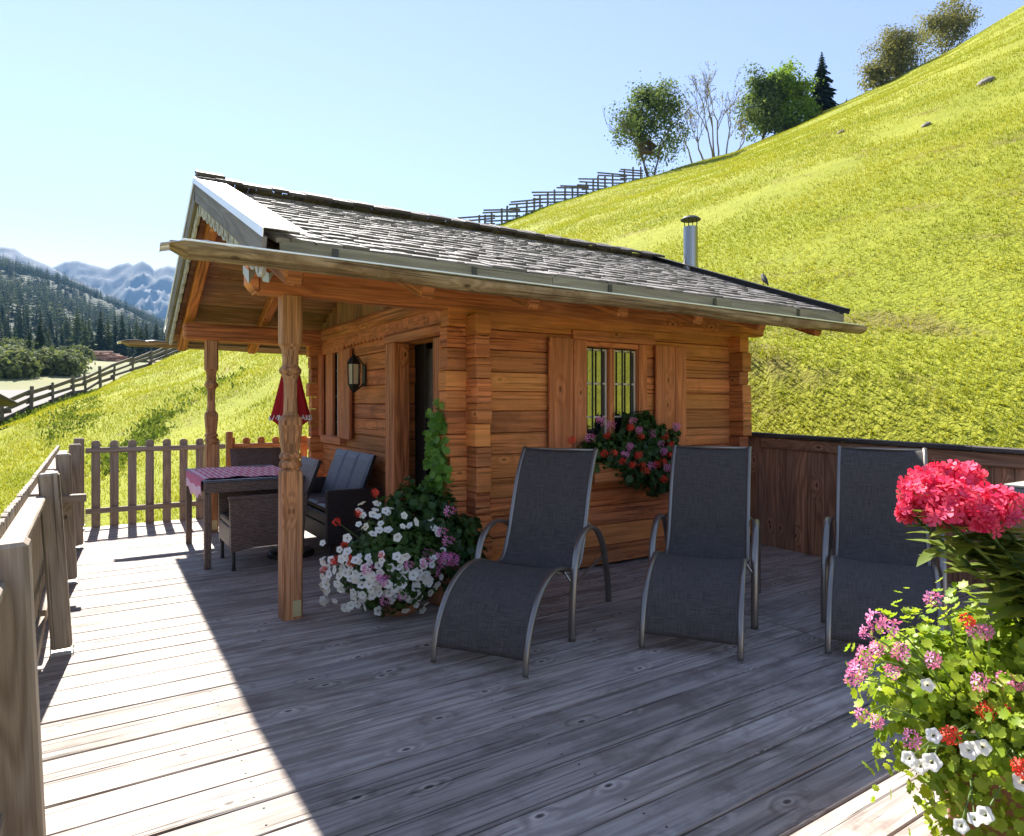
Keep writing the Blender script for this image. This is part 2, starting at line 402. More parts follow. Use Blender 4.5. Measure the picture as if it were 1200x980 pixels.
# vegetation
M['grass'] = leafy('meadow_grass', (.25, .285, .018), (.42, .40, .046), trans=.45, rough=.7, patch=(.5, (.17, .26, .02), .55, 3.2, (.075, .085, .014)), spec=.1)  # smaller second patch: dark specks painted in as shade among the blades
M['weed'] = leafy('dark_weeds', (.06, .10, .015), (.15, .20, .04), trans=.35, rough=.8, spec=.1)
M['ger'] = leafy('geranium_leaf', (.018, .05, .012), (.05, .11, .022), trans=.28, rough=.45)
M['pet'] = leafy('petunia_leaf', (.03, .075, .015), (.075, .15, .03), trans=.35, rough=.5)
M['bright'] = leafy('bright_leaf', (.20, .32, .02), (.38, .46, .045), trans=.5, rough=.45)
M['phloxleaf'] = leafy('phlox_leaf', (.13, .18, .035), (.26, .32, .07), trans=.45, rough=.4)
M['vine'] = leafy('vine_leaf', (.09, .22, .025), (.19, .36, .05), trans=.45, rough=.45)
M['stem'] = plain('green_stem', (.09, .14, .03), .6, 0, .2, 20)
M['wpetal'] = leafy('white_petal', (.78, .78, .76), (.85, .85, .82), trans=.3, rough=.6)
M['ppetal'] = leafy('pink_petal', (.70, .17, .48), (.80, .36, .62), trans=.35, rough=.6)
M['rpetal'] = leafy('red_petal', (.66, .035, .02), (.80, .075, .04), trans=.3, rough=.6)
M['mpetal'] = leafy('magenta_petal', (.58, .008, .075), (.88, .13, .27), trans=.36, rough=.55)
M['yel'] = plain('yellow_green_eye', (.45, .45, .08), .6)
M['treeA'] = leafy('tree_leaf', (.065, .11, .04), (.15, .20, .07), trans=.42, rough=.8, spec=.1)
M['treeB'] = leafy('maple_leaf', (.11, .20, .03), (.23, .34, .05), trans=.45, rough=.8, spec=.1)
M['treeC'] = leafy('autumn_leaf', (.13, .14, .05), (.23, .22, .085), trans=.45, rough=.8, spec=.1)
M['spruce'] = leafy('spruce_needles', (.014, .03, .016), (.03, .05, .022), trans=.12, rough=.9, spec=.05)
M['larch'] = leafy('larch_needles', (.045, .07, .025), (.085, .11, .038), trans=.2, rough=.9, spec=.05)
M['bushfar'] = leafy('valley_bush', (.09, .12, .05), (.17, .20, .075), trans=.3, rough=.8, spec=.1)

# ================================================================== TERRAIN
EDGE = [(-420, 505, 24), (-150, 506, 24), (0, 504, 25), (35, 488, 27), (87, 467, 31), (110, 460, 33), (131, 450, 36), (176, 432, 42), (215, 415, 47),
        (330, 372, 50), (440, 325, 50), (560, 272, 50), (590, 264, 51), (640, 245, 53), (700, 226, 56), (760, 209, 60), (800, 196, 62), (860, 178, 66),
        (930, 148, 70), (985, 122, 73), (1050, 92, 76), (1120, 55, 78), (1200, 7, 80), (1300, -52, 80), (1500, -165, 78)]
_e = np.array([(math.degrees(math.atan((u - 600) / F)), d / math.cos(math.atan((u - 600) / F)), HC + (HV - v) / F * d) for u, v, d in EDGE])
def c_of_y(Y): return -2.2 + 2.2 * (1 - np.exp(-np.maximum(Y - 3, -3) / 8.0))
def plane_z(X, Y):
    Xc = np.where(X < -6, -6 + (X + 6) * .3, X)
    return .519 * Xc - .018 * np.clip(Y, -60, 200) + c_of_y(Y)
S_FOREST = [(-900, .31), (-400, .285), (-150, .255), (0, .222), (40, .208), (80, .188), (130, .158), (195, .118), (260, .085), (330, .06), (500, .04), (900, .03), (1800, .03)]
_sf = np.array([(math.degrees(math.atan((u - 600) / F)), s * math.cos(math.atan((u - 600) / F))) for u, s in S_FOREST])
VAL = np.array([(0, -6.), (28, -5.5), (45, -3), (60, -.5), (80, 2.0), (110, 5.2), (160, 9.5), (220, 14.5)])
def fbm(X, Y, sc, oct=4, seed=0):
    """cheap smooth value noise"""
    out = np.zeros(np.broadcast(X, Y).shape); amp = 1; r = np.random.default_rng(seed)
    G = r.random((64, 64)) * 2 - 1
    for o in range(oct):
        x = X / sc + 11.3 * o; y = Y / sc + 5.7 * o
        xi = np.floor(x).astype(int); yi = np.floor(y).astype(int); fx = x - xi; fy = y - yi
        fx = fx * fx * (3 - 2 * fx); fy = fy * fy * (3 - 2 * fy)
        a = G[xi % 64, yi % 64]; b = G[(xi + 1) % 64, yi % 64]; c = G[xi % 64, (yi + 1) % 64]; d = G[(xi + 1) % 64, (yi + 1) % 64]
        out += amp * (a * (1 - fx) * (1 - fy) + b * fx * (1 - fy) + c * (1 - fx) * fy + d * fx * fy)
        amp *= .5; sc *= .5
    return out
def polar(X, Y):
    return np.hypot(X, Y), np.degrees(np.arctan2(CA * X - SA * Y, SA * X + CA * Y))
def edge_rho(phi): return np.interp(phi, _e[:, 0], _e[:, 1])
def terrain(X, Y, rough=True):
    X = np.asarray(X, float); Y = np.asarray(Y, float)
    rho, phi = polar(X, Y); re = edge_rho(phi); ze = np.interp(phi, _e[:, 0], _e[:, 2])
    sc = re / np.maximum(rho, .01); Xe, Ye = X * sc, Y * sc
    delta = ze - plane_z(Xe, Ye)
    wgt = np.clip((70 - np.abs(phi)) / 12, 0, 1)
    t = np.clip((rho / re - .22) / .78, 0, 1); t = t * t * (3 - 2 * t)
    z = plane_z(X, Y) + delta * wgt * t
    if rough: z = z + fbm(X, Y, 5.5, 3, 3) * .13 * np.clip((rho - 7) / 10, 0, 1) * np.clip((re - rho) / 3 + .25, .25, 1)
    # a low bank with weeds below the fence on the left
    # beyond the brow the ground falls away
    over = rho - re
    zb = ze * wgt + plane_z(Xe, Ye) * (1 - wgt) - .55 * over - .1
    z = np.where((over > 0) & (np.abs(phi) < 75), np.where(np.abs(phi) < 60, zb, z - .3 * over), z)
    zv = np.interp(rho, VAL[:, 0], VAL[:, 1])
    top = np.interp(phi, _sf[:, 0], _sf[:, 1]) * 1050
    q = np.clip((rho - 220) / 830, 0, 1)
    zv = np.where(rho > 220, 14.5 + (top - 14.5) * (q ** 1.12), zv)
    zv = np.where(rho > 1050, top - (rho - 1050) * .10, zv)
    if rough: zv = zv + fbm(X, Y, 90, 3, 5) * np.clip((rho - 60) / 200, 0, 1) * 5
    far = over > 0
    z = np.where(far, np.maximum(z, zv), z)
    foot = (X < 6.25) & (X > -.6) & (Y < 9.12) & (Y > -7)
    z = np.where(foot, np.minimum(z, -.55), z)
    ramp = (X >= 6.25) & (X < 7.2) & (Y < 9.12) & (Y > -7)
    z = np.where(ramp, np.minimum(z, .25 + (X - 6.25) * 1.6), z)
    return z
def gz(x, y): return float(terrain(np.array([x]), np.array([y]))[0])
def ground(u, d):
    p = px(u, HV, d); return Vector((p.x, p.y, gz(p.x, p.y)))

def ground_mats():
    k = NT('meadow_ground'); co = k.n('TexCoord', _o=3)
    n1 = k.noise(co, .16, 5, .6); n2 = k.noise(co, 2.2, 5, .65); n3 = k.noise(co, 14, 4, .6)
    c = k.mix(k.ramp(n1, [(.35, 0.0), (.65, 1.0)]), (.225, .245, .02), (.30, .305, .036))
    c = k.mix(k.math('MULTIPLY', k.ramp(n2, [(.48, 0.0), (.68, 1.0)]), .4), c, (.16, .19, .016))
    st = k.noise(k.n('Mapping', Vector=co, Scale=(.5, .22, .5), Rotation=(0, 0, .5)), 1.3, 5, .7)
    c = k.mix(k.math('MULTIPLY', k.ramp(st, [(.57, 0.0), (.68, 1.0)]), .6), c, (.15, .10, .05))
    c = k.mix(k.math('MULTIPLY', k.ramp(n3, [(.56, 0.0), (.72, 1.0)]), .55), c, (.05, .075, .01))
    k.set(k.b.inputs['Base Color'], c); k.b.inputs['Roughness'].default_value = .9; k.b.inputs['Specular IOR Level'].default_value = .1
    k.bump(k.math('ADD', k.math('MULTIPLY', n2, .6), k.math('MULTIPLY', n3, .4)), .9, .12)
    a = k.m
    k = NT('valley_ground'); co = k.n('TexCoord', _o=3)
    n1 = k.noise(co, .03, 5, .6); n2 = k.noise(co, .35, 4)
    c = k.mix(k.ramp(n1, [(.42, 0.0), (.58, 1.0)]), (.15, .16, .05), (.26, .23, .11))
    c = k.mix(k.math('MULTIPLY', n2, .5), c, (.07, .09, .025))
    k.set(k.b.inputs['Base Color'], c); k.b.inputs['Roughness'].default_value = .95
    b = k.m
    k = NT('forest_floor'); co = k.n('TexCoord', _o=3)
    c = k.mix(k.ramp(k.noise(co, .012, 5, .6), [(.45, 0.0), (.6, 1.0)]), (.012, .022, .008), (.03, .042, .014))
    k.set(k.b.inputs['Base Color'], c); k.b.inputs['Roughness'].default_value = .95
    return a, b, k.m
def build_terrain():
    ph = np.concatenate([np.arange(-180, -62, 4.0), np.arange(-62, 62, .3), np.arange(62, 180.1, 4.0)])
    near = np.arange(2.0, 14.01, .3); f = np.linspace(0, 1, 74)[1:]          # fraction of the way to the brow
    rel = np.concatenate([[1, 2.5, 5, 8, 12, 17, 23, 30], np.array([40, 52, 66, 82, 100, 120, 142, 166, 190, 215])])
    absr = np.concatenate([np.linspace(330, 1050, 26), [1100, 1200, 1400, 1700, 2200, 3000]])
    P, Rr = [], []
    for p in ph:
        re = float(edge_rho(p)); rr = np.concatenate([near, 14 + f * (re - 14), re + rel, absr]); Rr.append(rr)
    Rr = np.array(Rr); A = np.radians(ph)[:, None] * np.ones_like(Rr)
    d, r = Rr * np.cos(A), Rr * np.sin(A)
    X, Y = CA * r + SA * d, -SA * r + CA * d
    Z = terrain(X, Y)
    n, m = Rr.shape
    V = np.stack([X, Y, Z], -1).reshape(-1, 3)
    i, j = np.meshgrid(np.arange(n - 1), np.arange(m - 1), indexing='ij')
    Fc = np.stack([i * m + j, (i + 1) * m + j, (i + 1) * m + j + 1, i * m + j + 1], -1)
    Fc = Fc[..., ::-1].reshape(-1, 4)
    a, b, c = ground_mats()
    me = npmesh('terrain', V, Fc, a); me.materials.append(b); me.materials.append(c)
    jj = j.reshape(-1); mi = np.where(jj < len(near) + len(f) + 3, 0, np.where(jj < len(near) + len(f) + len(rel) - 1, 1, 2)).astype(np.int32)
    me.polygons.foreach_set('material_index', mi); me.shade_smooth()
    return tag(link('terrain', me), kind='structure')
build_terrain()

# far blue mountains
def mountain(name, sil, D0, D1, seed):
    us = np.arange(sil[0][0], sil[-1][0] + .01, 1.5); s = np.interp(us, [a for a, b in sil], [(HV - b) / F for a, b in sil])
    rows = np.linspace(0, 1, 46); V = []
    for i, u in enumerate(us):
        t = (u - 600) / F
        for wv in rows:
            d = D0 + (D1 - D0) * wv
            p = px(u, HV, d)
            crest = HC + s[i] * D1
            prof = wv ** 1.15
            rg = mnoise.ridged_multi_fractal(Vector((p.x / 190, p.y / 190, seed)), .9, 2.1, 5, 1.0, 2.0) - 1.2
            z = 60 + (crest - 60) * prof + rg * 70 * math.sin(PI * min(wv, .98)) ** .8
            V.append((p.x, p.y, z))
    n, m = len(us), len(rows)
    for i, u in enumerate(us):
        p = px(u, HV, D1 * 1.12); V.append((p.x, p.y, 0))
    V = np.array(V)
    i, j = np.meshgrid(np.arange(n - 1), np.arange(m - 1), indexing='ij')
    Fc = np.stack([i * m + j, (i + 1) * m + j, (i + 1) * m + j + 1, i * m + j + 1], -1).reshape(-1, 4)
    k = np.arange(n - 1)
    Fb = np.stack([k * m + m - 1, (k + 1) * m + m - 1, n * m + k + 1, n * m + k], -1)
    kk = NT(name + '_rock'); co = kk.n('TexCoord', _o=3); geo = kk.n('NewGeometry', _o='Normal')
    nz = kk.n('SeparateXYZ', _o=2, Vector=geo)
    n1 = kk.noise(co, .006, 6, .65)
    c = kk.mix(kk.ramp(n1, [(.35, 0.0), (.65, 1.0)]), (.05, .05, .055), (.125, .122, .12))
    scree = kk.ramp(kk.noise(kk.n('Mapping', Vector=co, Scale=(.006, .003, .0022)), 1.0, 5, .6), [(.52, 0.0), (.60, 1.0)])
    c = kk.mix(kk.math('MULTIPLY', scree, .8), c, (.17, .17, .172))
    kk.set(kk.b.inputs['Base Color'], c); kk.b.inputs['Roughness'].default_value = .95
    me = npmesh(name, V, [Fc, Fb], kk.m); me.shade_smooth()
    return tag(link(name, me), kind='structure')
mountain('mountain', [(30, 330), (60, 314), (76, 307), (91, 306.5), (110, 312), (127, 315.5), (140, 310.6), (150, 308.5), (156, 310.6), (167, 305.5), (176, 311), (181, 317), (196, 312), (207, 315), (225, 311), (250, 318), (300, 330), (360, 350), (450, 380), (700, 420)], 1900, 2750, 3.1)
mountain('mountain_ridge', [(-420, 235), (-250, 262), (-120, 282), (-40, 287), (0, 290), (7, 290), (17, 292), (25, 298), (35, 302), (60, 314), (100, 335), (150, 360), (220, 390)], 1500, 2300, 7.7)

# ================================================================== GRASS
def build_grass():
    # grass tufts, dense near the deck, ever larger and sparser with distance
    tv, tf = [], []
    for k in range(4):
        a = k * PI / 2 + .4; dx, dy = math.cos(a), math.sin(a); lean = .35 + .15 * (k % 2); wd = .10
        b = len(tv)
        tv += [(-dy * wd, dx * wd, 0), (dy * wd, -dx * wd, 0), (dx * lean * .45 - dy * wd * .7, dy * lean * .45 + dx * wd * .7, .6), (dx * lean * .45 + dy * wd * .7, dy * lean * .45 - dx * wd * .7, .6), (dx * lean, dy * lean, 1 - .2 * (k % 3))]
        tf += [(b, b + 1, b + 3), (b, b + 3, b + 2), (b + 2, b + 3, b + 4)]
    N = 420000
    phi = np.concatenate([RNG.uniform(-44, 44, N - 40000), RNG.uniform(44, 125, 40000)]); re = edge_rho(phi)
    lo = 5.2
    rho = lo * (re * .995 / lo) ** (RNG.random(N) ** .8)
    A = np.radians(phi); d, r = rho * np.cos(A), rho * np.sin(A); X, Y = CA * r + SA * d, -SA * r + CA * d
    ok = ~((X < 6.45) & (X > -.7) & (Y < 9.2) & (Y > -7)); X, Y, rho = X[ok], Y[ok], rho[ok]
    dens = fbm(X, Y, 2.2, 3, 11) * .5 + .5
    keep = RNG.random(len(X)) < np.clip(.12 + dens * 1.35 - .6 * np.clip(fbm(X * .55, Y * 1.0, 7.0, 4, 29) - .28, 0, 1), .05, 1); X, Y, rho = X[keep], Y[keep], rho[keep]
    Z = terrain(X, Y); n = len(X)
    nrm = np.stack([RNG.normal(-.22, .22, n), RNG.normal(-.05, .22, n), np.ones(n)], 1)
    h = (.03 + .0019 * rho) * RNG.uniform(.5, 1.5, n)
    h = np.minimum(h, .135)
    sc = np.stack([h * .62, h * .62, h], 1)
    V, Fc = scatter(tv, tf, np.stack([X, Y, Z - .01], 1), rotmats(nrm, RNG.uniform(0, 6.28, n)), sc)
    tag(link('grass', npmesh('grass', V, Fc, M['grass'])), kind='stuff')
    # dark weeds on the bank below the rail fence and along the zigzag fence
    P = []
    for u0, u1, d0, d1, cnt in ((0, 115, .95, 1.0, 420), (55, 118, .62, .80, 70), (125, 200, .40, .47, 130), (170, 290, .42, .50, 60), (565, 760, .965, 1.0, 900)):
        for _ in range(cnt):
            u = random.uniform(u0, u1); f_ = random.uniform(d0, d1); ph_ = math.degrees(math.atan((u - 600) / F))
            dd = float(edge_rho(ph_)) * math.cos(R(ph_)) * f_; g = ground(u, dd); P.append((g.x, g.y, g.z, dd))
    P = np.array(P); n = len(P)
    lf = [(0, 0, 0), (.22, 0, .35), (-.22, 0, .35), (0, .1, 1)]; lt = [(0, 1, 3), (0, 3, 2)]
    reps = 16; Q = np.repeat(P, reps, 0); m = len(Q)
    pos = Q[:, :3] + RNG.normal(0, .16, (m, 3)) * np.array([1, 1, .3])
    nr = np.stack([RNG.normal(0, .7, m), RNG.normal(0, .7, m), np.ones(m)], 1)
    V, Fc = scatter(lf, lt, pos, rotmats(nr, RNG.uniform(0, 6.28, m)), RNG.uniform(.05, .17, m))
    tag(link('weeds', npmesh('weeds', V, Fc, M['weed'])), kind='stuff')
build_grass()

# ================================================================== DECK
def build_deck():
    mb = MB(); wd = .185; gap = .007; y = -6.26; k = 0
    while y < 9.0:
        y1 = min(y + wd, 9.0)
        for x0, x1 in ((-.30, 3.70), (3.706, 5.692)):
            dz = random.uniform(-.0015, .0015); rz = random.uniform(-.0006, .0006)
            mb.box(((x0 + x1) / 2, (y + y1 - gap) / 2, -.02 + dz), (x1 - x0 - .002, y1 - y - gap, .04), rot=Matrix.Rotation(rz, 3, 'Z'), ch=.004, grain=0)
        y = y1
    mb.bb(-.28, 5.62, 8.94, 8.99, -.34, -.05); mb.bb(-.29, -.25, -6.2, 8.93, -.34, -.05)
    for x in (.5, 1.6, 2.7, 3.68, 4.7, 5.5): mb.bb(x - .05, x + .05, -6.2, 8.9, -.2, -.045, ch=.002)
    dk = tag(mb.build('deck', M['deck']), kind='structure')
    mb = MB(); y = -6.26
    while y < 9.0:
        for x in (.5, 1.6, 2.7, 3.64, 3.77, 4.7, 5.5):
            for q in (.045, .14):
                cx, cy = x + random.uniform(-.012, .012), y + q + random.uniform(-.008, .008)
                b = len(mb.v)
                for k in range(7): mb.v.append(Vector((cx + .0046 * math.cos(k * .8976), cy + .0046 * math.sin(k * .8976), .0032)))
                mb.face([b + k for k in range(7)])
        y += wd
    mb.build('screw_heads', M['darkmetal'], dk)
    return dk
build_deck()

# ================================================================== LOG CABIN
X0, X1, Y0, Y1 = 2.40, 5.53, 4.38, 8.15       # outer faces of the log walls
TH = .13; LH = .165; NL = 13; Z0 = .02
RIDGE_Y, RIDGE_Z, SL = 6.19, 3.325, .388
RX0, RX1 = .78, 6.04
def roof_z(y): return RIDGE_Z - SL * abs(y - RIDGE_Y)
hut = thing('log_cabin', 'small brown log cabin with porch, shingle roof and shuttered windows on the wooden deck', 'cabin', (X0, Y0, 0))
mbs = {}
def logwall(axis, c0, c1, fixed, openings, ext):
    """squared logs with waney joints; openings: (a0,a1,z0,z1)"""
    mb = MB()
    zb_ = [Z0 + i * LH + (random.uniform(-.02, .02) if 0 < i < NL else 0) for i in range(NL + 1)]
    for i in range(NL):
        z0 = zb_[i]; z1 = zb_[i + 1] - .005
        off = random.uniform(-.006, .006)
        a0, a1 = c0 - ext + random.uniform(-.02, .02), c1 + ext + random.uniform(-.02, .02)
        segs = [(a0, a1)]; zz = [(z0, z1)]
        pieces = [(a0, a1, z0, z1)]
        for o in openings:
            new = []
            for p in pieces:
                if p[2] >= o[3] - .01 or p[3] <= o[2] + .01 or p[0] >= o[1] or p[1] <= o[0]: new.append(p); continue
                if p[0] < o[0]: new.append((p[0], o[0], p[2], p[3]))
                if p[1] > o[1]: new.append((o[1], p[1], p[2], p[3]))
                m0, m1 = max(p[0], o[0]), min(p[1], o[1])
                if p[3] > o[3] + .02: new.append((m0, m1, o[3], p[3]))
                if p[2] < o[2] - .02: new.append((m0, m1, p[2], o[2]))
            pieces = new
        for p in pieces:
            if p[1] - p[0] < .01: continue
            if axis == 'x': mb.bb(p[0], p[1], fixed + off, fixed + TH + off, p[2], p[3], ch=.006, grain=0)
            else: mb.bb(fixed + off, fixed + TH + off, p[0], p[1], p[2], p[3], ch=.006, grain=1)
    return mb
WIN = (3.50, 4.24, .98, 1.95)                  # window in the long wall
DOOR = (4.84, 5.40, .56, 1.95)                 # door in the gable wall
WIN2 = (7.28, 7.78, 1.05, 2.0)
logwall('x', X0, X1, Y0, [WIN], .155).build('wall', M['log'], hut, True)
# gable wall logs interlock half a log lower
Z0 -= LH / 2
logwall('y', Y0, Y1, X0, [(DOOR[0] - .145, DOOR[1] + .19, .50, 1.95), (WIN2[0] - .045, WIN2[1] + .045, WIN2[2] - .0, WIN2[3])], .155).build('wall', M['log'], hut, True)
logwall('y', Y0, Y1, X1 - TH, [], .155).build('wall', M['log'], hut, True)
Z0 += LH / 2
logwall('x', X0, X1, Y1 - TH, [], .155).build('wall', M['log'], hut, True)
# inside: dark backing added so that no light leaks through the joints
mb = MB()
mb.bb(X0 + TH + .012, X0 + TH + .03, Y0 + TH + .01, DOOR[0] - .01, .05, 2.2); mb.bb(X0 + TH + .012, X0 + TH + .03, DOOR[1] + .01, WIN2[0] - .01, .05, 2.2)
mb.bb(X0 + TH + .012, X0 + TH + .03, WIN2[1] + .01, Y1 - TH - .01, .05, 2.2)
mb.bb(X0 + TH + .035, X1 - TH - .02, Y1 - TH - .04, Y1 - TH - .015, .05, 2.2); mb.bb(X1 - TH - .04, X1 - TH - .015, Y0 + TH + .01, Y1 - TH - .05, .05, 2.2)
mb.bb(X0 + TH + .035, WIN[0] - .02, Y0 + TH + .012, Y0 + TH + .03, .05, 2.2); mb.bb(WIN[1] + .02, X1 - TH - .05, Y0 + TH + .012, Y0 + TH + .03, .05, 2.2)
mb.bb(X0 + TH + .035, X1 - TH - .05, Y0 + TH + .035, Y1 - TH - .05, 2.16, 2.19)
mb.build('light_leak_backing', M['dark'], hut, True)
# wall plates / purlins
mb = MB(); mb.bb(.90, 5.95, Y0 - .012, Y0 + .142, 2.115, 2.30, ch=.02); 
mb.prism([(0, .185), (0, .06), (.05, 0), (.06, 0), (.06, .185)], (.84, Y0 + .142, 2.115), (1, 0, 0), (0, 0, 1), .154)
mb.build('near_plate_beam', M['beam'], hut, True)
mb = MB(); mb.bb(.86, 5.95, 7.90, 8.05, 2.115, 2.30, ch=.02); mb.build('far_plate_beam', M['beam'], hut, True)
mb = MB(); mb.bb(.88, 5.9, RIDGE_Y - .07, RIDGE_Y + .07, 2.90, 3.05, ch=.015); mb.build('ridge_beam', M['beam'], hut, True)
mb = MB(); mb.bb(X0 - .075, X0 + .06, Y0 + .15, 7.89, 2.175, 2.31, ch=.03); mb.build('gable_beam', M['beam'], hut, True)
# rafters
under = .165
for x in (.93, 1.72, 2.50, 3.3, 4.1, 4.9, 5.72):
    for sg in (-1, 1):
        mb = MB(); ye = RIDGE_Y + sg * 2.58; yr = RIDGE_Y + sg * .03
        mb.beam((x, yr, roof_z(yr) - under - .062), (x, ye, roof_z(ye) - under - .062), .10, .115, ch=.012)
        mb.build('rafter', M['beam'], hut, True)
# roof boarding, shingles
for sg in (-1, 1):
    mb = MB(); L = 2.64; nrow = 15; ang = math.atan(SL)
    ux = Vector((0, sg * math.cos(ang), -math.sin(ang))); nn = Vector((0, sg * math.sin(ang), math.cos(ang)))
    rot = Matrix((Vector((1, 0, 0)), ux, nn)).transposed()
    if sg > 0: rot = Matrix((Vector((-1, 0, 0)), ux, nn)).transposed()
    for i in range(nrow):
        s0 = i * L / nrow / math.cos(ang) * 1.0
        c = Vector(((RX0 + RX1) / 2, RIDGE_Y, RIDGE_Z)) + ux * (s0 + .098) - nn * (.135 + random.uniform(0, .004))
        mb.box(c, (RX1 - RX0 - .12, .185, .022), rot=rot, ch=.003, grain=0)
    mb.build('roof_boards', M['oldplank'], hut, True)
    mb = MB(); rows = 17; ex = 2.80 / rows
    for i in range(rows):
        x = RX0 + .05 - random.random() * .08
        while x < RX1:
            wv = random.choice((.07, .09, .11, .13, .15, .17)) * random.uniform(.85, 1.15); ln = ex * 1.5
            lip = random.uniform(-.010, .010); s = (i + 1) * ex + lip
            xa, xb = max(x, RX0 + .05), min(x + wv, RX1)
            if xb - xa > .03:
                tl = random.uniform(-.008, .008)
                rr = rot @ Matrix.Rotation(.07 + random.uniform(-.014, .014), 3, 'X') @ Matrix.Rotation(tl, 3, 'Z') @ Matrix.Rotation(random.uniform(-.012, .012), 3, 'Y')
                c = Vector(((xa + xb) / 2, RIDGE_Y, RIDGE_Z)) + ux * (s - ln / 2) - nn * (.052 - random.uniform(0, .008))
                mb.box(c, (xb - xa - .006, ln, random.uniform(.020, .030)), rot=rr, ch=.003, grain=1)
            x += wv
    mb.build('shingles', M['shingle'], hut, True)
# ridge cap: a doubled row of boards standing over the far slope
mb = MB(); x = RX0 - .02; ang = math.atan(SL)
ux = Vector((0, -math.cos(ang), -math.sin(ang))); nn = Vector((0, -math.sin(ang), math.cos(ang))); rot = Matrix((Vector((1, 0, 0)), ux, nn)).transposed()
k = 0
while x < RX1 + .02:
    wv = random.uniform(.13, .26); up = random.uniform(.0, .03)
    c = Vector((x + wv / 2, RIDGE_Y, RIDGE_Z)) + ux * (.075 - up) + nn * (.03 + .008 * (k % 2))
    mb.box(c, (wv - .006, .26, .028), rot=rot @ Matrix.Rotation(random.uniform(-.02, .02), 3, 'Z'), ch=.003, grain=1); x += wv; k += 1
mb.box(Vector((RX0 + .09, RIDGE_Y, RIDGE_Z)) + ux * (.02) + nn * .062, (.22, .17, .03), rot=rot, ch=.003)
mb.build('ridge_cap', M['ridge'], hut, True)
# verge: metal flashing, barge boards and scalloped valance at both ends of both slopes
for sg in (-1, 1):
    ang = math.atan(SL); ux = Vector((0, sg * math.cos(ang), -math.sin(ang))); nn = Vector((0, sg * math.sin(ang), math.cos(ang)))
    P = lambda s, n_, x: Vector((x, RIDGE_Y, RIDGE_Z)) + ux * s + nn * n_
    for xe, d in ((RX0, 1), (RX1, -1)):
        mb = MB(); a, b = sorted((xe - .028 * d, xe + (.19 if d > 0 else .06) * d))
        rot = Matrix((Vector((1, 0, 0)), ux, nn)).transposed() if sg < 0 else Matrix((Vector((-1, 0, 0)), ux, nn)).transposed()
        mb.box(P(1.43, .022, (a + b) / 2), (b - a, 2.86, .006), rot=rot, ch=.001)
        a2, b2 = sorted((xe - .036 * d, xe - .03 * d)); mb.box(P(1.43, -.004, (a2 + b2) / 2), (b2 - a2, 2.86, .05), rot=rot, ch=.001)
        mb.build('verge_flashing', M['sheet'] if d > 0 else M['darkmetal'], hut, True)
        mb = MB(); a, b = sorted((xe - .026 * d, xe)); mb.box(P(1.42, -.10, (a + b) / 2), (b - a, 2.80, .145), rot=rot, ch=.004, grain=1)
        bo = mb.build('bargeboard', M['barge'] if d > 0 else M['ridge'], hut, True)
        if d > 0:
            mb = MB(); n = 13; Lv = 2.62 / n
            for i in range(n):
                s0 = .12 + i * Lv; poly = [(0, 0), (Lv, 0), (Lv, -.085)]
                for kk in range(1, 8):
                    aa = PI * kk / 8; poly.append((Lv / 2 + Lv / 2 * math.cos(aa), -.085 - .05 * math.sin(aa)))
                poly.append((0, -.085)); poly = poly[::-1] if sg < 0 else poly
                # a pierced hole: build the tooth as a ring of quads around it
                cx, cy, hr = Lv / 2, -.082, .026
                oute = []; angs = [2 * PI * q / 24 for q in range(24)]
                def edge_pt(an):
                    dx, dy = math.cos(an), math.sin(an); best = 9
                    n_ = len(poly)
                    for q in range(n_):
                        x1_, y1_ = poly[q]; x2_, y2_ = poly[(q + 1) % n_]; ex_, ey_ = x2_ - x1_, y2_ - y1_
                        den = dx * ey_ - dy * ex_
                        if abs(den) < 1e-9: continue
                        t_ = ((x1_ - cx) * ey_ - (y1_ - cy) * ex_) / den; u_ = ((x1_ - cx) * dy - (y1_ - cy) * dx) / den
                        if t_ > 0 and -1e-6 <= u_ <= 1 + 1e-6: best = min(best, t_)
                    return cx + dx * best, cy + dy * best
                oute = [edge_pt(an) for an in angs]; inn = [(cx + hr * math.cos(an), cy + 1.4 * hr * math.sin(an)) for an in angs]
                b0 = len(mb.v)
                for xx in (xe + .004, xe + .024):
                    for (qx, qy) in oute + inn: mb.v.append(P(s0 + qx, -.14 + qy, xx))
                for q in range(24):
                    q2 = (q + 1) % 24; uv_ = [(oute[q][0] + i * .3, oute[q][1]), (oute[q2][0] + i * .3, oute[q2][1]), (inn[q2][0] + i * .3, inn[q2][1]), (inn[q][0] + i * .3, inn[q][1])]
                    mb.face([b0 + q, b0 + q2, b0 + 24 + q2, b0 + 24 + q], uv_); mb.face([b0 + 48 + q, b0 + 48 + 24 + q, b0 + 48 + 24 + q2, b0 + 48 + q2], [uv_[0], uv_[3], uv_[2], uv_[1]])
                    mb.face([b0 + 24 + q, b0 + 24 + q2, b0 + 72 + q2, b0 + 72 + q], uv_); mb.face([b0 + q, b0 + 48 + q, b0 + 48 + q2, b0 + q2], uv_)
            mb.build('valance', M['valance'], hut, True)
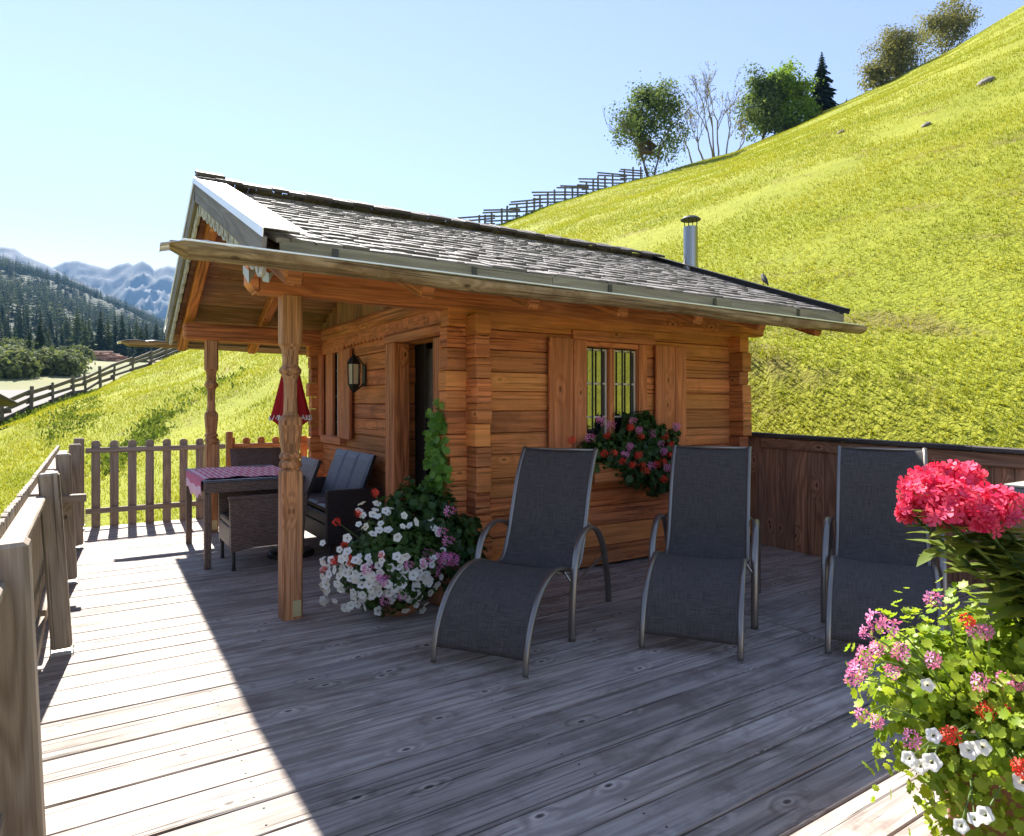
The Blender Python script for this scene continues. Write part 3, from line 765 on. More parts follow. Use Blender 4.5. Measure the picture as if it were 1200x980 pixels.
# gable wall above the logs: upright boards
mb = MB(); y = Y0 + .0
while y < Y1:
    y1 = min(y + random.uniform(.10, .17), Y1); t = min(roof_z(y), roof_z(y1)) - .17
    if t > 2.32: mb.bb(X0 + .02 + random.uniform(0, .008), X0 + .06, y, y1 - .005, 2.19, t, ch=.003, grain=2)
    y = y1
mb.build('gable_boards', M['oldplank'], hut, True)
mb = MB(); y = Y0 + .15; k = 0
while y < 7.9:                                 # short boards with a wavy lower edge under the gable beam
    b = .105; poly = [(0, .15), (0, .03)] + [(b * q / 6, .03 - .03 * math.sin(PI * q / 6)) for q in range(1, 6)] + [(b, .03), (b, .15)]
    mb.prism([(p_[0], p_[1]) for p_ in poly], (X0 - .012, y, 2.035), (0, 1, 0), (0, 0, 1), -.022); y += b + .002
mb.build('scalloped_trim', M['shutter'], hut, True)
# eaves: fascia, gutter log with metal liner, brackets
for sg in (-1, 1):
    ye = RIDGE_Y + sg * 2.63
    mb = MB(); x = RX0 + .06
    for xa, xb in ((RX0 + .06, 2.6), (2.603, 4.4), (4.403, RX1 - .02)): mb.bb(xa, xb, ye - .012, ye + .012, 2.135, 2.262, ch=.003)
    mb.build('fascia', M['fascia'], hut, True)
    yg = RIDGE_Y + sg * 2.745; r = .068
    mb = MB(); rings = []; N = 40
    for i in range(N + 1):
        t = i / N; x = .31 + (6.115 - .31) * t; x = .385 if i == 1 else x; zc = 2.155 - .025 * t + .006 * math.sin(x * 2.3); ring = []
        rr = r * (1 + .05 * math.sin(x * 3.1) + .03 * math.sin(x * 7.7)); rr *= (.8 if i == 0 else 1)
        for k in range(11): a = PI + PI * k / 10; ring.append((x, yg + rr * math.cos(a), zc + rr * math.sin(a) * (.55 if i == 0 else .98)))
        for k in range(9): a = 2 * PI - PI * k / 8; ring.append((x, yg + (rr - .03) * math.cos(a), zc + (rr - .03) * math.sin(a) * (.4 if i == 0 else .8)))
        rings.append(ring)
    mb.loft(rings, True); g = mb.build('gutter', M['gutter'], hut, True, smooth=False)
    mb = MB()                                  # thin metal lining, crumpled at its end
    rings = []
    for i in range(60):
        t = i / 59; x = .27 + (6.05 - .27) * t; zc = 2.166 - .025 * t; cr = .012 * max(0, 1 - (x - .3) / .8) * math.sin(i * 2.7); ring = []
        if i == 0: zc -= .03
        for k in range(9): a = PI + PI * k / 8; ring.append((x, yg + (r + .006 if k in (0, 8) else r - .034) * math.cos(a), zc + cr * (1 if k % 2 else -1) + (r - .036) * math.sin(a) * .8))
        for k in range(9): a = 2 * PI - PI * k / 8; ring.append((x, yg + (r + .004 if k in (0, 8) else r - .037) * math.cos(a), zc + cr * (1 if k % 2 else -1) + .003 + (r - .039) * math.sin(a) * .8))
        rings.append(ring)
    mb.loft(rings, True); mb.build('gutter_liner', M['sheet'], g, True)
    mb = MB(); mb.beam((.36, yg + sg * (r - .004), 2.166), (6.06, yg + sg * (r - .004), 2.141), .022, .010, ch=.002); mb.build('rim', M['sheet'], g, True)
    for x in (1.13, 2.0, 3.1, 4.2, 5.3):
        mb = MB(); mb.bb(x - .018, x + .018, min(yg, ye) + .0, max(yg, ye), 2.168, 2.174, ch=.001)
        mb.bb(x - .016, x + .016, ye + sg * .014, ye + sg * .02, 2.14, 2.25, ch=.001)
        mb.build('gutter_bracket', M['darkmetal'], hut, True)
mb = MB(); mb.tube([(.93, Y0 - .30, 2.13), (.93, Y0 - .10, 2.06)], .055, 12, cap=False); mb.tube([(.93, Y0 - .30, 2.13), (.93, Y0 - .10, 2.06)], .05, 12, cap=False)
# torn sheet end by the beam
mb = MB(); rings = []
for i in range(7):
    t = i / 6; rings.append([(.80 + .18 * t, Y0 - .05 - .02 * math.sin(9 * t) + q, 2.30 - .07 * abs(math.sin(5 * t + .5)) - zz) for q, zz in ((0, 0), (0, .05 + .03 * math.sin(t * 11)), (.004, .05 + .03 * math.sin(t * 11)), (.004, 0))])
mb.loft(rings, True); mb.build('sheet_remnant', M['zinc'], hut, True)

# turned porch posts
def post_rings(x, y, prof, n=40):
    rings = []
    for z, h, rd in prof:
        ring = []
        for k in range(n):
            a = 2 * PI * (k + .5) / n; c, s = math.cos(a), math.sin(a)
            sq = 1 / max(abs(c), abs(s)); sq = min(sq, 1.30); rr = h * (sq * (1 - rd) + rd * 1.03)
            ring.append((x + c * rr, y + s * rr, z))
        rings.append(ring)
    return rings
H = .066
PROF = [(0.0, H, 0), (.955, H, 0), (.968, H * .97, .1), (.975, .056, .8), (.985, .056, .9), (.992, .068, .9), (1.01, .070, .95), (1.028, .066, .95), (1.036, .056, .95), (1.044, .056, .95), (1.052, .067, .95), (1.066, .068, .95), (1.08, .062, .8), (1.09, .052, .5),
        (1.10, .052, .2), (1.15, .058, .12), (1.27, .066, .05), (1.30, .065, .06), (1.322, .058, .2), (1.335, .045, .4), (1.36, .042, .35), (1.45, .038, .3), (1.54, .039, .3), (1.575, .044, .5), (1.59, .052, .8), (1.60, .054, .95), (1.61, .066, 1), (1.625, .069, 1), (1.64, .067, 1), (1.652, .055, .9), (1.665, .049, .6), (1.72, .047, .3), (1.765, .050, .15), (1.785, .058, .1), (1.80, H, 0), (2.115, H, 0)]
for (x, y), nm in (((1.115, Y0 + .065), 'porch_post'), ((1.14, 7.975), 'porch_post')):
    mb = MB(); mb.loft(post_rings(x, y, PROF)); p = mb.build(nm, M['post'], hut, True)
    mb = MB(); mb.bb(x - .002, x + .052, y - .0705, y - .0665, .02, .125, ch=.001)
    for (a, b) in ((.012, .045), (.038, .06), (.02, .095)): mb.tube([(x + a, y - .074, b), (x + a, y - .066, b)], .005, 8)
    mb.build('bracket_plate', M['bracketplate'], p, True)
mb = MB(); mb.beam((2.35, 4.46, 1.9), (1.75, 4.46, 2.12), .06, .09) if False else None

# door frame
mb = MB()
mb.bb(X0 - .165, X0 - .01, DOOR[1] - .0, DOOR[1] + .195, .503, 1.948, ch=.008, grain=2); mb.build('door_jamb', M['beam'], hut, True)
mb = MB(); mb.bb(X0 - .06, X0 + .12, DOOR[0] - .15, DOOR[0], .503, 1.948, ch=.008, grain=2); mb.build('door_jamb', M['beam'], hut, True)
mb = MB(); mb.bb(X0 - .115, X0 + .06, 4.57, 5.80, 1.952, 2.045, ch=.03, grain=1); mb.build('door_lintel', M['beam'], hut, True)
mb = MB(); mb.bb(X0 - .05, X0 + .12, DOOR[0] + .002, DOOR[1] - .002, .503, DOOR[2] + .0, ch=.006, grain=1); mb.build('door_sill', M['beam'], hut, True)
# long-wall window
def window_x(x0, x1, z0, z1, yw):
    fw = .035
    mb = MB(); y0_, y1_ = yw - .02, yw + .06
    mb.bb(x0 - .10, x1 + .11, y0_ - .012, y0_ + .03, z1, z1 + .085, ch=.004); mb.bb(x0 - .0, x0 + fw, y0_, y1_, z0, z1 - .002, ch=.004, grain=2); mb.bb(x1 - fw - .045, x1 + .02, y0_, y1_, z0, z1 - .002, ch=.004, grain=2)
    mb.bb(x0 + fw + .002, x1 - fw - .05, y0_ + .004, y1_, z1 - .05, z1 - .004, ch=.004); mb.bb(x0 - .04, x1 + .05, y0_ - .03, y1_, z0 - .06, z0 - .004, ch=.004)
    cx = (x0 + fw + x1 - fw - .045) / 2 + .0; mb.bb(cx - .028, cx + .028, y0_ + .008, y1_, z0, z1 - .055, ch=.004, grain=2)
    wf = mb.build('window', M['shutter'], hut, True)
    for a, b in ((x0 + fw, cx - .028), (cx + .028, x1 - fw - .045)):
        mb = MB(); mb.bb(a + .002, b - .002, yw + .045, yw + .05, z0 + .002, z1 - .058, ch=.0005); mb.build('pane', M['pane'], wf, True)
        mb = MB(); w_ = .018
        mb.bb(a + .002, a + w_, yw + .028, yw + .043, z0, z1 - .06, ch=.002); mb.bb(b - w_, b - .002, yw + .028, yw + .043, z0, z1 - .06, ch=.002)
        for zz in (z0 + .01, z0 + .31, z0 + .60, z1 - .078): mb.bb(a + w_ + .001, b - w_ - .001, yw + .030, yw + .042, zz, zz + .016, ch=.002)
        mb.build('muntin', M['white'], wf, True)
        mb = MB()
        for q in (.36, .72): xx = a + (b - a) * q; mb.tube([(xx, yw + .005, z0 - .02), (xx, yw + .005, z1 - .05)], .008, 8)
        mb.build('iron_bars', M['iron'], wf, True)
    return wf
window_x(*WIN, Y0)
def shutter(x0, x1, z0, z1, yw, parent, lab=None):
    mb = MB(); n = 2 if x1 - x0 > .3 else 2; b = [x0, x0 + (x1 - x0) * .64, x1]
    for i in range(2): mb.bb(b[i], b[i + 1] - .004, yw - .055 - .004 * i, yw - .028, z0, z1 - .006 * i, ch=.004, grain=2)
    o = mb.build('shutter', M['shutter'], parent, True)
    mb = MB()
    for zz in (z0 + .2, z1 - .2): mb.bb(x1 - .16, x1 - .004, yw - .066, yw - .061, zz, zz + .03, ch=.001)
    return o
shutter(3.14, 3.53, 1.0, 1.955, Y0, hut); shutter(4.34, 4.73, 1.0, 1.95, Y0, hut)
# gable-wall window with bars and shutters
mb = MB(); x = X0 - .02
mb.bb(x, X0 + .06, WIN2[0] - .05, WIN2[0] + .0, WIN2[2], WIN2[3], ch=.004, grain=2); mb.bb(x, X0 + .06, WIN2[1], WIN2[1] + .05, WIN2[2], WIN2[3], ch=.004, grain=2)
mb.bb(x - .02, X0 + .06, WIN2[0] - .14, WIN2[1] + .14, WIN2[3] + .002, WIN2[3] + .08, ch=.004); mb.bb(x - .05, X0 + .06, WIN2[0] - .12, WIN2[1] + .12, WIN2[2] - .09, WIN2[2] - .002, ch=.004)
wf = mb.build('window', M['shutter'], hut, True)
mb = MB(); mb.bb(X0 + .055, X0 + .06, WIN2[0], WIN2[1], WIN2[2], WIN2[3]); mb.build('pane', M['pane'], wf, True)
mb = MB()
for q in (7.36, 7.47): mb.tube([(X0 + .01, q, WIN2[2]), (X0 + .01, q, WIN2[3])], .008, 8)
for zz in (1.2, 1.5, 1.8): mb.tube([(X0 + .012, WIN2[0], zz), (X0 + .012, WIN2[1], zz)], .008, 8)
mb.build('iron_bars', M['zinc'], wf, True)
for a, b, dx in ((6.86, 7.26, .03), (7.5, 7.77, .012), (7.86, 8.08, .03)):
    mb = MB(); mb.bb(X0 - dx - .035, X0 - dx, a, (a + b) / 2 - .002, WIN2[2] - .02, WIN2[3] + .01, ch=.004, grain=2); mb.bb(X0 - dx - .031, X0 - dx, (a + b) / 2 + .002, b, WIN2[2] - .02, WIN2[3] + .0, ch=.004, grain=2)
    mb.build('shutter', M['shutter'], hut, True)
# steel flue behind the back wall
mb = MB(); cx, cy = 6.14, 5.55
mb.lathe([(.085, .9), (.085, 2.0), (.089, 2.0), (.089, 2.02), (.085, 2.02), (.085, 3.05), (.089, 3.05), (.089, 3.08), (.085, 3.08), (.085, 3.56), (.07, 3.56), (.07, 3.2)], (cx, cy, 0), 28, cap=False)
ch_ = mb.build('chimney', M['steel'], hut, True, smooth=False)
mb = MB(); mb.lathe([(.005, 3.70), (.08, 3.685), (.12, 3.655), (.12, 3.645), (.005, 3.648)], (cx, cy, 0), 28)
for k in range(4): a = k * PI / 2 + .4; mb.tube([(cx + .076 * math.cos(a), cy + .076 * math.sin(a), 3.54), (cx + .076 * math.cos(a), cy + .076 * math.sin(a), 3.66)], .006, 6)
mb.build('chimney_cap', M['darkmetal'], ch_, True)

# things inside the doorway
mb = MB(); rings = []
for z in (1.02, 1.3, 1.6, 1.93): rings.append([(2.68 + .022 * math.sin(k * 1.9 + z) , 5.05 + k * .034, z) for k in range(34)] + [(2.686 + .022 * math.sin(k * 1.9 + z), 5.05 + k * .034, z) for k in range(33, -1, -1)])
mb.loft(rings, True)
tag(mb.build('curtain', M['curtain']), 'pale grey curtain hanging behind the open cabin doorway', 'curtain')
t = thing('interior_table', 'dark table with a pale cloth top inside the cabin doorway', 'table', (3.2, 5.75, 0))
mb = MB(); mb.bb(2.56, 2.66, 4.95, 6.2, .86, .90, ch=.006); mb.build('tabletop', M['cushion'], t, True)
for a in (2.59, 2.63):
    for b in (5.04, 6.16): mb = MB(); mb.bb(a - .015, a + .015, b - .03, b + .03, .05, .86); mb.build('leg', M['oldplank'], t, True)
t = thing('interior_bench', 'low bench with blue grey cushion just inside the cabin doorway', 'bench', (2.75, 5.5, 0))
mb = MB(); mb.bb(2.60, 2.90, 4.9, 5.5, .55, .64, ch=.02); mb.build('cushion', M['cushion'], t, True)
mb = MB(); mb.bb(2.60, 2.90, 4.9, 5.5, .06, .54, ch=.01); mb.build('base', M['oldplank'], t, True)

# wall lantern
t = thing('wall_lantern', 'black iron lantern with clear glass on the gable wall beside the doorway', 'lantern', (X0 - .12, 6.55, 1.55))
def hexring(r, z): return (r, z)
mb = MB(); mb.lathe([(.012, -.02), (.03, .0), (.05, .03), (.058, .06)], n=6); mb.lathe([(.064, .27), (.075, .28), (.05, .325), (.028, .345), (.012, .37)], n=6)
mb.lathe([(.062, .055), (.064, .055), (.064, .066), (.062, .066)], n=6)
for k in range(6): a = k * PI / 3; mb.tube([(.06 * math.cos(a), .06 * math.sin(a), .06), (.066 * math.cos(a), .066 * math.sin(a), .275)], .005, 6)
mb.build('housing', M['iron'], t)
mb = MB(); mb.lathe([(.05, .066), (.056, .27)], n=6); mb.build('lamp_glass', M['lampglass'], t)
mb = MB(); mb.bb(.10, .118, -.045, .045, .05, .27, ch=.006); mb.tube([(.11, 0, .08), (.06, 0, .03), (.02, 0, .0)], .008, 8); mb.tube([(.11, 0, .25), (.05, 0, .34), (.0, 0, .35)], .007, 8)
mb.build('wall_bracket', M['iron'], t)

# bird on the verge of the roof
bp = px(889, 329, 6.95)
ybird = RIDGE_Y - 1.75
t = thing('bird', 'small dark bird perched on the back edge of the shingle roof', 'bird', (RX1 + .0, ybird, roof_z(ybird) + .03), 1.2)
mb = MB(); mb.tube([(-.075, 0, -.01), (-.05, 0, .02), (-.015, 0, .05), (.01, 0, .078), (.022, 0, .10), (.034, 0, .115), (.05, 0, .116), (.064, 0, .112)], [.006, .013, .027, .026, .018, .019, .012, .002], 10)
for s in (-1, 1): mb.tube([(0, s * .01, .045), (.002, s * .011, .0)], .003, 5)
mb.build('body', M['bird'], t, smooth=True)

# ================================================================== FENCES ROUND THE DECK
def picket_mb(p, along, h, wd=.085, th=.022, z0=-.12):
    """one picket with a clipped rounded head; p = point on the deck plane, along = unit vector along the fence"""
    mb = MB(); a = wd / 2
    poly = [(-a, z0), (a, z0), (a, h - .028), (a * .72, h - .008), (a * .3, h), (-a * .3, h), (-a * .72, h - .008), (-a, h - .028)]
    al = Vector(along); nn = al.cross(Vector((0, 0, 1)))
    b = len(mb.v); ov = random.random() * 20; n = len(poly)
    for sg in (-.5, .5):
        for x, z in poly: mb.v.append(Vector(p) + al * x + Vector((0, 0, z)) + nn * th * sg)
    uv = [(z + ov, x + ov) for x, z in poly]
    mb.face([b + k for k in range(n)], uv); mb.face([b + n + k for k in range(n)][::-1], uv[::-1])
    for k in range(n): k2 = (k + 1) % n; mb.face([b + k2, b + k, b + n + k, b + n + k2], [uv[k2], uv[k], (uv[k][0], uv[k][1] + .02), (uv[k2][0], uv[k2][1] + .02)])
    return mb
fl = thing('picket_fence', 'weathered grey picket fence with square posts along the open sunny side of the deck', 'fence', (-.2, 4, 0))
def lean_post(x, y, wd, h, lean, m, parent, foot=True, lz=.035):
    top = Vector((x - math.sin(R(lean)) * h, y, h)); bot = Vector((x, y, lz))
    mb = MB(); c = (top + bot) / 2; L = (top - bot).length
    rot = Matrix.Rotation(-R(lean), 3, 'Y')
    mb.box(c, (wd, wd, L), rot=rot, ch=.012, grain=2); o = mb.build('post', m, parent, True)
    if foot:
        mb = MB(); mb.bb(x - wd * .55, x + wd * .55, y - wd * .5, y + wd * .5, .001, .007, ch=.001); mb.bb(x - wd * .5 - .006, x - wd * .5 - .001, y - wd * .4, y + wd * .4, .007, .09, ch=.001)
        mb.bb(x + wd * .5 + .001, x + wd * .5 + .006, y - wd * .4, y + wd * .4, .007, .05, ch=.001); mb.build('post_foot', M['zinc'], o, True)
    return o
for (y, wd, h, ln) in ((2.43, .13, 1.0, 2.4), (4.50, .10, 1.02, 3.6), (6.24, .10, 1.02, 2.6), (7.72, .10, 1.02, 1.2), (8.86, .10, 1.03, 0), (.6, .12, 1.0, 2.5)):
    lean_post(-.175 if y < 3 else (-.13 if y < 7 else -.10), y, wd, h, ln, M['fence'], fl)
for (ya, yb) in ((-1.2, 2.36), (2.50, 4.44), (4.56, 6.18), (6.30, 7.66), (7.78, 8.80)):
    mb = MB(); mb.bb(-.285, -.20, ya, yb, .865, .90, ch=.006, grain=1); mb.build('handrail', M['fence'], fl, True)
    mb = MB(); mb.bb(-.245, -.205, ya, yb, .17, .24, ch=.005, grain=1); mb.build('rail', M['fence'], fl, True)
y = -1.1
while y < 8.85:
    if not (1.9 < y < 1.95): picket_mb((-.292, y, 0), (0, 1, 0), .955 + random.uniform(-.004, .004), .085).build('picket', M['fence'], fl, True)
    y += .118
mb = MB(); mb.bb(-.26, -.02, 6.02, 6.09, .66, .715, ch=.005, grain=0); mb.bb(-.255, -.05, 6.092, 6.15, .665, .71, ch=.005, grain=0)
mb.build('rail_stub', M['fence'], fl, True)
fb = thing('picket_fence', 'wooden picket fence with wide gaps across the far end of the deck behind the table', 'fence', (1.0, 8.93, 0))
for x, m_, h, wd in ((1.475, 'newfence', 1.07, .075), ):
    mb = MB(); mb.bb(x - wd / 2, x + wd / 2, 8.83, 8.905, .0, h, ch=.008, grain=2); o = mb.build('post', M[m_], fb, True); o['label'] = 'newer reddish post'
for xa, xb in ((-.04, 1.43), (1.52, 3.4)):
    for za, zb in ((.855, .915), (.165, .225)):
        mb = MB(); mb.bb(xa, xb, 8.862, 8.905, za, zb, ch=.005, grain=0); mb.build('rail', M['fence' if xa < 1 else 'newfence'], fb, True)
x = .06
while x < 3.3:
    picket_mb((x, 8.925, 0), (1, 0, 0), .99 + random.uniform(-.006, .006), .088, z0=-.1).build('picket', M['fence' if x < 1.45 else 'newfence'], fb, True); x += .181
# solid board fence on the uphill side
fr = thing('board_fence', 'solid dark brown board fence with a black capping rail behind the loungers', 'fence', (5.72, 1.5, 0))
zt = lambda y: 1.055 + (y - 1.5) * .018
ys = [-2.6, 4.60]
mb = MB(); y = -2.6
while y < 4.58:
    y1 = min(y + random.uniform(.13, .185), 4.6); mb.bb(5.70, 5.722, y, y1 - .004, -.12, zt(y) - .02, ch=.003, grain=2); y = y1
mb.build('boards', M['wallboard'], fr, True)
mb = MB(); mb.beam((5.685, -2.6, zt(-2.6) - .075), (5.685, 4.21, zt(4.21) - .075), .028, .10, ch=.004); mb.build('rail', M['wallboard'], fr, True)
for ya, yb in ((-2.6, 2.32), (2.33, 4.6)):
    mb = MB(); mb.beam((5.71, ya, zt(ya)), (5.71, yb, zt(yb)), .13, .035, ch=.004); mb.build('capping', M['ridge'], fr, True)
for y in (-1.5, .3, 2.1, 4.1): mb = MB(); mb.bb(5.73, 5.81, y - .04, y + .04, -.3, zt(y) - .05, grain=2); mb.build('post', M['wallboard'], fr, True)

# ================================================================== LOUNGERS
def lounger_mesh():
    prof = [(0, .012), (.008, .09), (.035, .175), (.085, .26), (.16, .34), (.26, .402), (.38, .438), (.50, .445), (.62, .425), (.73, .392), (.82, .367), (.885, .362), (.94, .385), (.99, .44), (1.04, .53), (1.095, .655), (1.15, .79), (1.21, .92), (1.29, 1.04), (1.345, 1.095)]
    return prof
def smooth_path(p, n):
    P = [Vector(q) for q in p]; outp = []
    for i in range(len(P) - 1):
        p0, p1, p2, p3 = P[max(i - 1, 0)], P[i], P[i + 1], P[min(i + 2, len(P) - 1)]
        for k in range(n):
            t = k / n; outp.append(.5 * ((2 * p1) + (p2 - p0) * t + (2 * p0 - 5 * p1 + 4 * p2 - p3) * t * t + (3 * p1 - p0 - 3 * p2 + p3) * t ** 3))
    outp.append(P[-1]); return outp
def make_lounger(label, loc, rz):
    t = thing('sun_lounger', label, 'sun lounger', loc, rz, 'sun loungers on the deck')
    prof = [Vector((a, 0, b)) for a, b in lounger_mesh()]; path = smooth_path(prof, 3)
    W = .268
    fold = 33
    def sling(i0, i1, nm):
        mb = MB(); nx = 14; rows = list(range(i0, i1)); acc = 0; b = 0; accs = []
        for q, i in enumerate(rows):
            if q: acc += (path[i] - path[rows[q - 1]]).length
            accs.append(acc); tn = (path[min(i + 1, len(path) - 1)] - path[max(i - 1, 0)]).normalized(); nr = Vector((-tn.z, 0, tn.x))
            for k in range(nx + 1):
                yy = -W + .012 + (2 * W - .024) * k / nx; sag = -.016 * (1 - (yy / W) ** 2)
                for s_ in (0, 1): mb.v.append(path[i] + Vector((0, yy, 0)) + nr * (sag + .004 - .004 * s_))
        w2 = (nx + 1) * 2
        for q in range(len(rows) - 1):
            for k in range(nx):
                a0 = q * w2 + k * 2; uv = [(accs[q], k * .037), (accs[q], k * .037 + .037), (accs[q + 1], k * .037 + .037), (accs[q + 1], k * .037)]
                mb.face([a0, a0 + 2, a0 + w2 + 2, a0 + w2], uv[:2] + uv[2:]); mb.face([a0 + 1, a0 + w2 + 1, a0 + w2 + 3, a0 + 3], [uv[0], uv[3], uv[2], uv[1]])
        m_ = len(rows) - 1
        for k in range(nx):
            mb.face([k * 2, k * 2 + 1, k * 2 + 3, k * 2 + 2]); mb.face([m_ * w2 + k * 2, m_ * w2 + k * 2 + 2, m_ * w2 + k * 2 + 3, m_ * w2 + k * 2 + 1])
        return mb.build(nm, M['sling'], t, smooth=True)
    sling(3, fold + 1, 'seat_sling'); sling(fold, len(path) - 1, 'back_sling')
    for s in (-1, 1):
        y = s * W
        mb = MB(); mb.tube([p + Vector((0, y, 0)) for p in path[:fold + 1]], .0125, 10, sx=1.35, side=(0, 1, 0)); mb.build('seat_frame', M['frame'], t, smooth=True)
        mb = MB(); mb.tube([p + Vector((0, y, 0)) for p in path[fold:]], .0115, 10, sx=1.25, side=(0, 1, 0)); mb.build('back_frame', M['frame'], t, smooth=True)
        ya = s * (W + .055)
        arch = smooth_path([(.61, ya, 0), (.615, ya, .16), (.645, ya, .36), (.70, ya, .50), (.79, ya, .582), (.91, ya, .612), (1.05, ya, .60), (1.19, ya, .545), (1.32, ya, .42), (1.41, ya, .24), (1.455, ya, .10), (1.468, ya, 0)], 4)
        mb = MB(); mb.tube(arch, .0155, 12, sx=1.45, side=(0, 1, 0)); a = mb.build('arm_leg', M['frame'], t, smooth=True)
        mb = MB(); mb.tube([(.66, ya - s * .012, .30), (.98, ya - s * .02, .33), (1.37, ya - s * .012, .345)], .009, 8); mb.build('side_brace', M['frame'], t)
        mb = MB(); mb.tube([(.64, s * (W + .045), .335), (.64, s * W, .40)], .009, 8); mb.tube([(1.12, s * (W + .045), .575), (1.09, s * W, .63)], .008, 8); mb.build('arm_joint', M['frame'], t)
    for (x, z) in ((.075, .15), (.66, .385), (.88, .335), (1.335, 1.085)):
        mb = MB(); mb.tube([(x + (.008 if z > 1 else 0), -W, z), (x + (.008 if z > 1 else 0), W, z)], .0095, 10); mb.build('cross_bar', M['frame'], t, smooth=True)
    return t
L0 = make_lounger('charcoal sling lounger closest to the flowering pot by the cabin corner', (1.72, 3.01, 0), R(34.5))
for loc, rz, lab in (((2.82, 2.555, 0), 35.5, 'charcoal sling lounger in the middle of the row, beside the window box'), ((3.605, 1.907, 0), 28.5, 'charcoal sling lounger in front of the board fence, behind the magenta flowers')):
    c = copy_tree(L0); c.location = loc; c.rotation_euler = (0, 0, R(rz)); c['label'] = lab

# ================================================================== RATTAN FURNITURE
def rounded_panel(mb, corners, th, nx=8, nz=8, bulge=0.0):
    """a soft panel between 4 corners (bl, br, tr, tl), thickness th"""
    bl, br, tr, tl = [Vector(c) for c in corners]; nr = (br - bl).cross(tl - bl).normalized(); b = len(mb.v); W_ = (br - bl).length; H_ = (tl - bl).length
    for sd_ in (0, 1):
        for j in range(nz + 1):
            for i in range(nx + 1):
                u, v_ = i / nx, j / nz; p = bl.lerp(br, u).lerp(tl.lerp(tr, u), v_)
                e = min(u, 1 - u, ) * W_; f_ = min(v_, 1 - v_) * H_; m_ = min(e, f_, .03) / .03
                hh = th * (.55 + .45 * math.sqrt(max(0, 1 - (1 - m_) ** 2))) / 2 + bulge * 4 * u * (1 - u) * v_ * (1 - v_)
                mb.v.append(p + nr * (hh if sd_ else -hh))
    n1 = (nx + 1) * (nz + 1); q = lambda s_, i, j: b + s_ * n1 + j * (nx + 1) + i
    for j in range(nz):
        for i in range(nx):
            uv = [(i / nx * W_, j / nz * H_), ((i + 1) / nx * W_, j / nz * H_), ((i + 1) / nx * W_, (j + 1) / nz * H_), (i / nx * W_, (j + 1) / nz * H_)]
            mb.face([q(1, i, j), q(1, i + 1, j), q(1, i + 1, j + 1), q(1, i, j + 1)], uv); mb.face([q(0, i, j), q(0, i, j + 1), q(0, i + 1, j + 1), q(0, i + 1, j)], [uv[0], uv[3], uv[2], uv[1]])
    for i in range(nx): mb.face([q(0, i, 0), q(0, i + 1, 0), q(1, i + 1, 0), q(1, i, 0)]); mb.face([q(0, i, nz), q(1, i, nz), q(1, i + 1, nz), q(0, i + 1, nz)])
    for j in range(nz): mb.face([q(0, 0, j), q(1, 0, j), q(1, 0, j + 1), q(0, 0, j + 1)]); mb.face([q(0, nx, j), q(0, nx, j + 1), q(1, nx, j + 1), q(1, nx, j)])
    return mb
TX0, TX1, TY0, TY1, TZ = .82, 1.66, 6.11, 7.42, .755
t = thing('rattan_table', 'brown woven rattan garden table under the porch roof', 'table', ((TX0 + TX1) / 2, (TY0 + TY1) / 2, 0))
for xa in (TX0, TX1 - .055):
    for ya in (TY0, TY1 - .055): mb = MB(); mb.bb(xa, xa + .055, ya, ya + .055, .0, TZ - .11, ch=.006, grain=2); mb.build('leg', M['rattan'], t, True)
mb = MB(); mb.bb(TX0 + .004, TX1 - .004, TY0 + .004, TY0 + .05, TZ - .108, TZ - .022, grain=0); mb.bb(TX0 + .004, TX1 - .004, TY1 - .05, TY1 - .004, TZ - .108, TZ - .022, grain=0)
mb.bb(TX0 + .004, TX0 + .05, TY0 + .052, TY1 - .052, TZ - .108, TZ - .022, grain=1); mb.bb(TX1 - .05, TX1 - .004, TY0 + .052, TY1 - .052, TZ - .108, TZ - .022, grain=1); mb.build('apron', M['rattan'], t, True)
mb = MB(); mb.bb(TX0, TX1, TY0, TY0 + .06, TZ - .02, TZ, ch=.005, grain=0); mb.bb(TX0, TX1, TY1 - .06, TY1, TZ - .02, TZ, ch=.005, grain=0); mb.bb(TX0, TX0 + .06, TY0 + .061, TY1 - .061, TZ - .02, TZ, ch=.005, grain=1); mb.bb(TX1 - .06, TX1, TY0 + .061, TY1 - .061, TZ - .02, TZ, ch=.005, grain=1)
mb.build('top_rim', M['weave'], t, True)
mb = MB(); mb.bb(TX0 + .061, TX1 - .061, TY0 + .061, TY1 - .061, TZ - .016, TZ - .004, ch=.002); mb.build('glass_top', M['pane'], t, True)
# checked runner lying across, one end hanging over the rim
mb = MB(); nx, ny = 40, 20; b = 0
for i in range(nx + 1):
    for j in range(ny + 1):
        u = i / nx; v_ = j / ny; x = TX0 - .012 + u * (TX1 - TX0 - .03) ; y = 6.20 + v_ * 1.02 + .06 * math.sin(u * 5)
        z = TZ + .006 + .006 * (math.sin(u * 21 + v_ * 9) * math.sin(v_ * 13 + u * 4) + .6)
        if i == 0: x, z = TX0 - .016, TZ - .13 - .05 * math.sin(v_ * 3.1) + .02 * math.sin(v_ * 17)
        if i == 1: x, z = TX0 - .016, TZ - .01
        for s_ in (0, 1): mb.v.append(Vector((x + (.003 * s_ if i < 2 else 0), y, z - .003 * s_)))
w2 = (ny + 1) * 2
for i in range(nx):
    for j in range(ny):
        a0 = i * w2 + j * 2; uv = [(i * .021, j * .031), (i * .021, (j + 1) * .031), ((i + 1) * .021, (j + 1) * .031), ((i + 1) * .021, j * .031)]
        mb.face([a0, a0 + w2, a0 + w2 + 2, a0 + 2], [uv[0], uv[3], uv[2], uv[1]]); mb.face([a0 + 1, a0 + 3, a0 + w2 + 3, a0 + w2 + 1], uv)
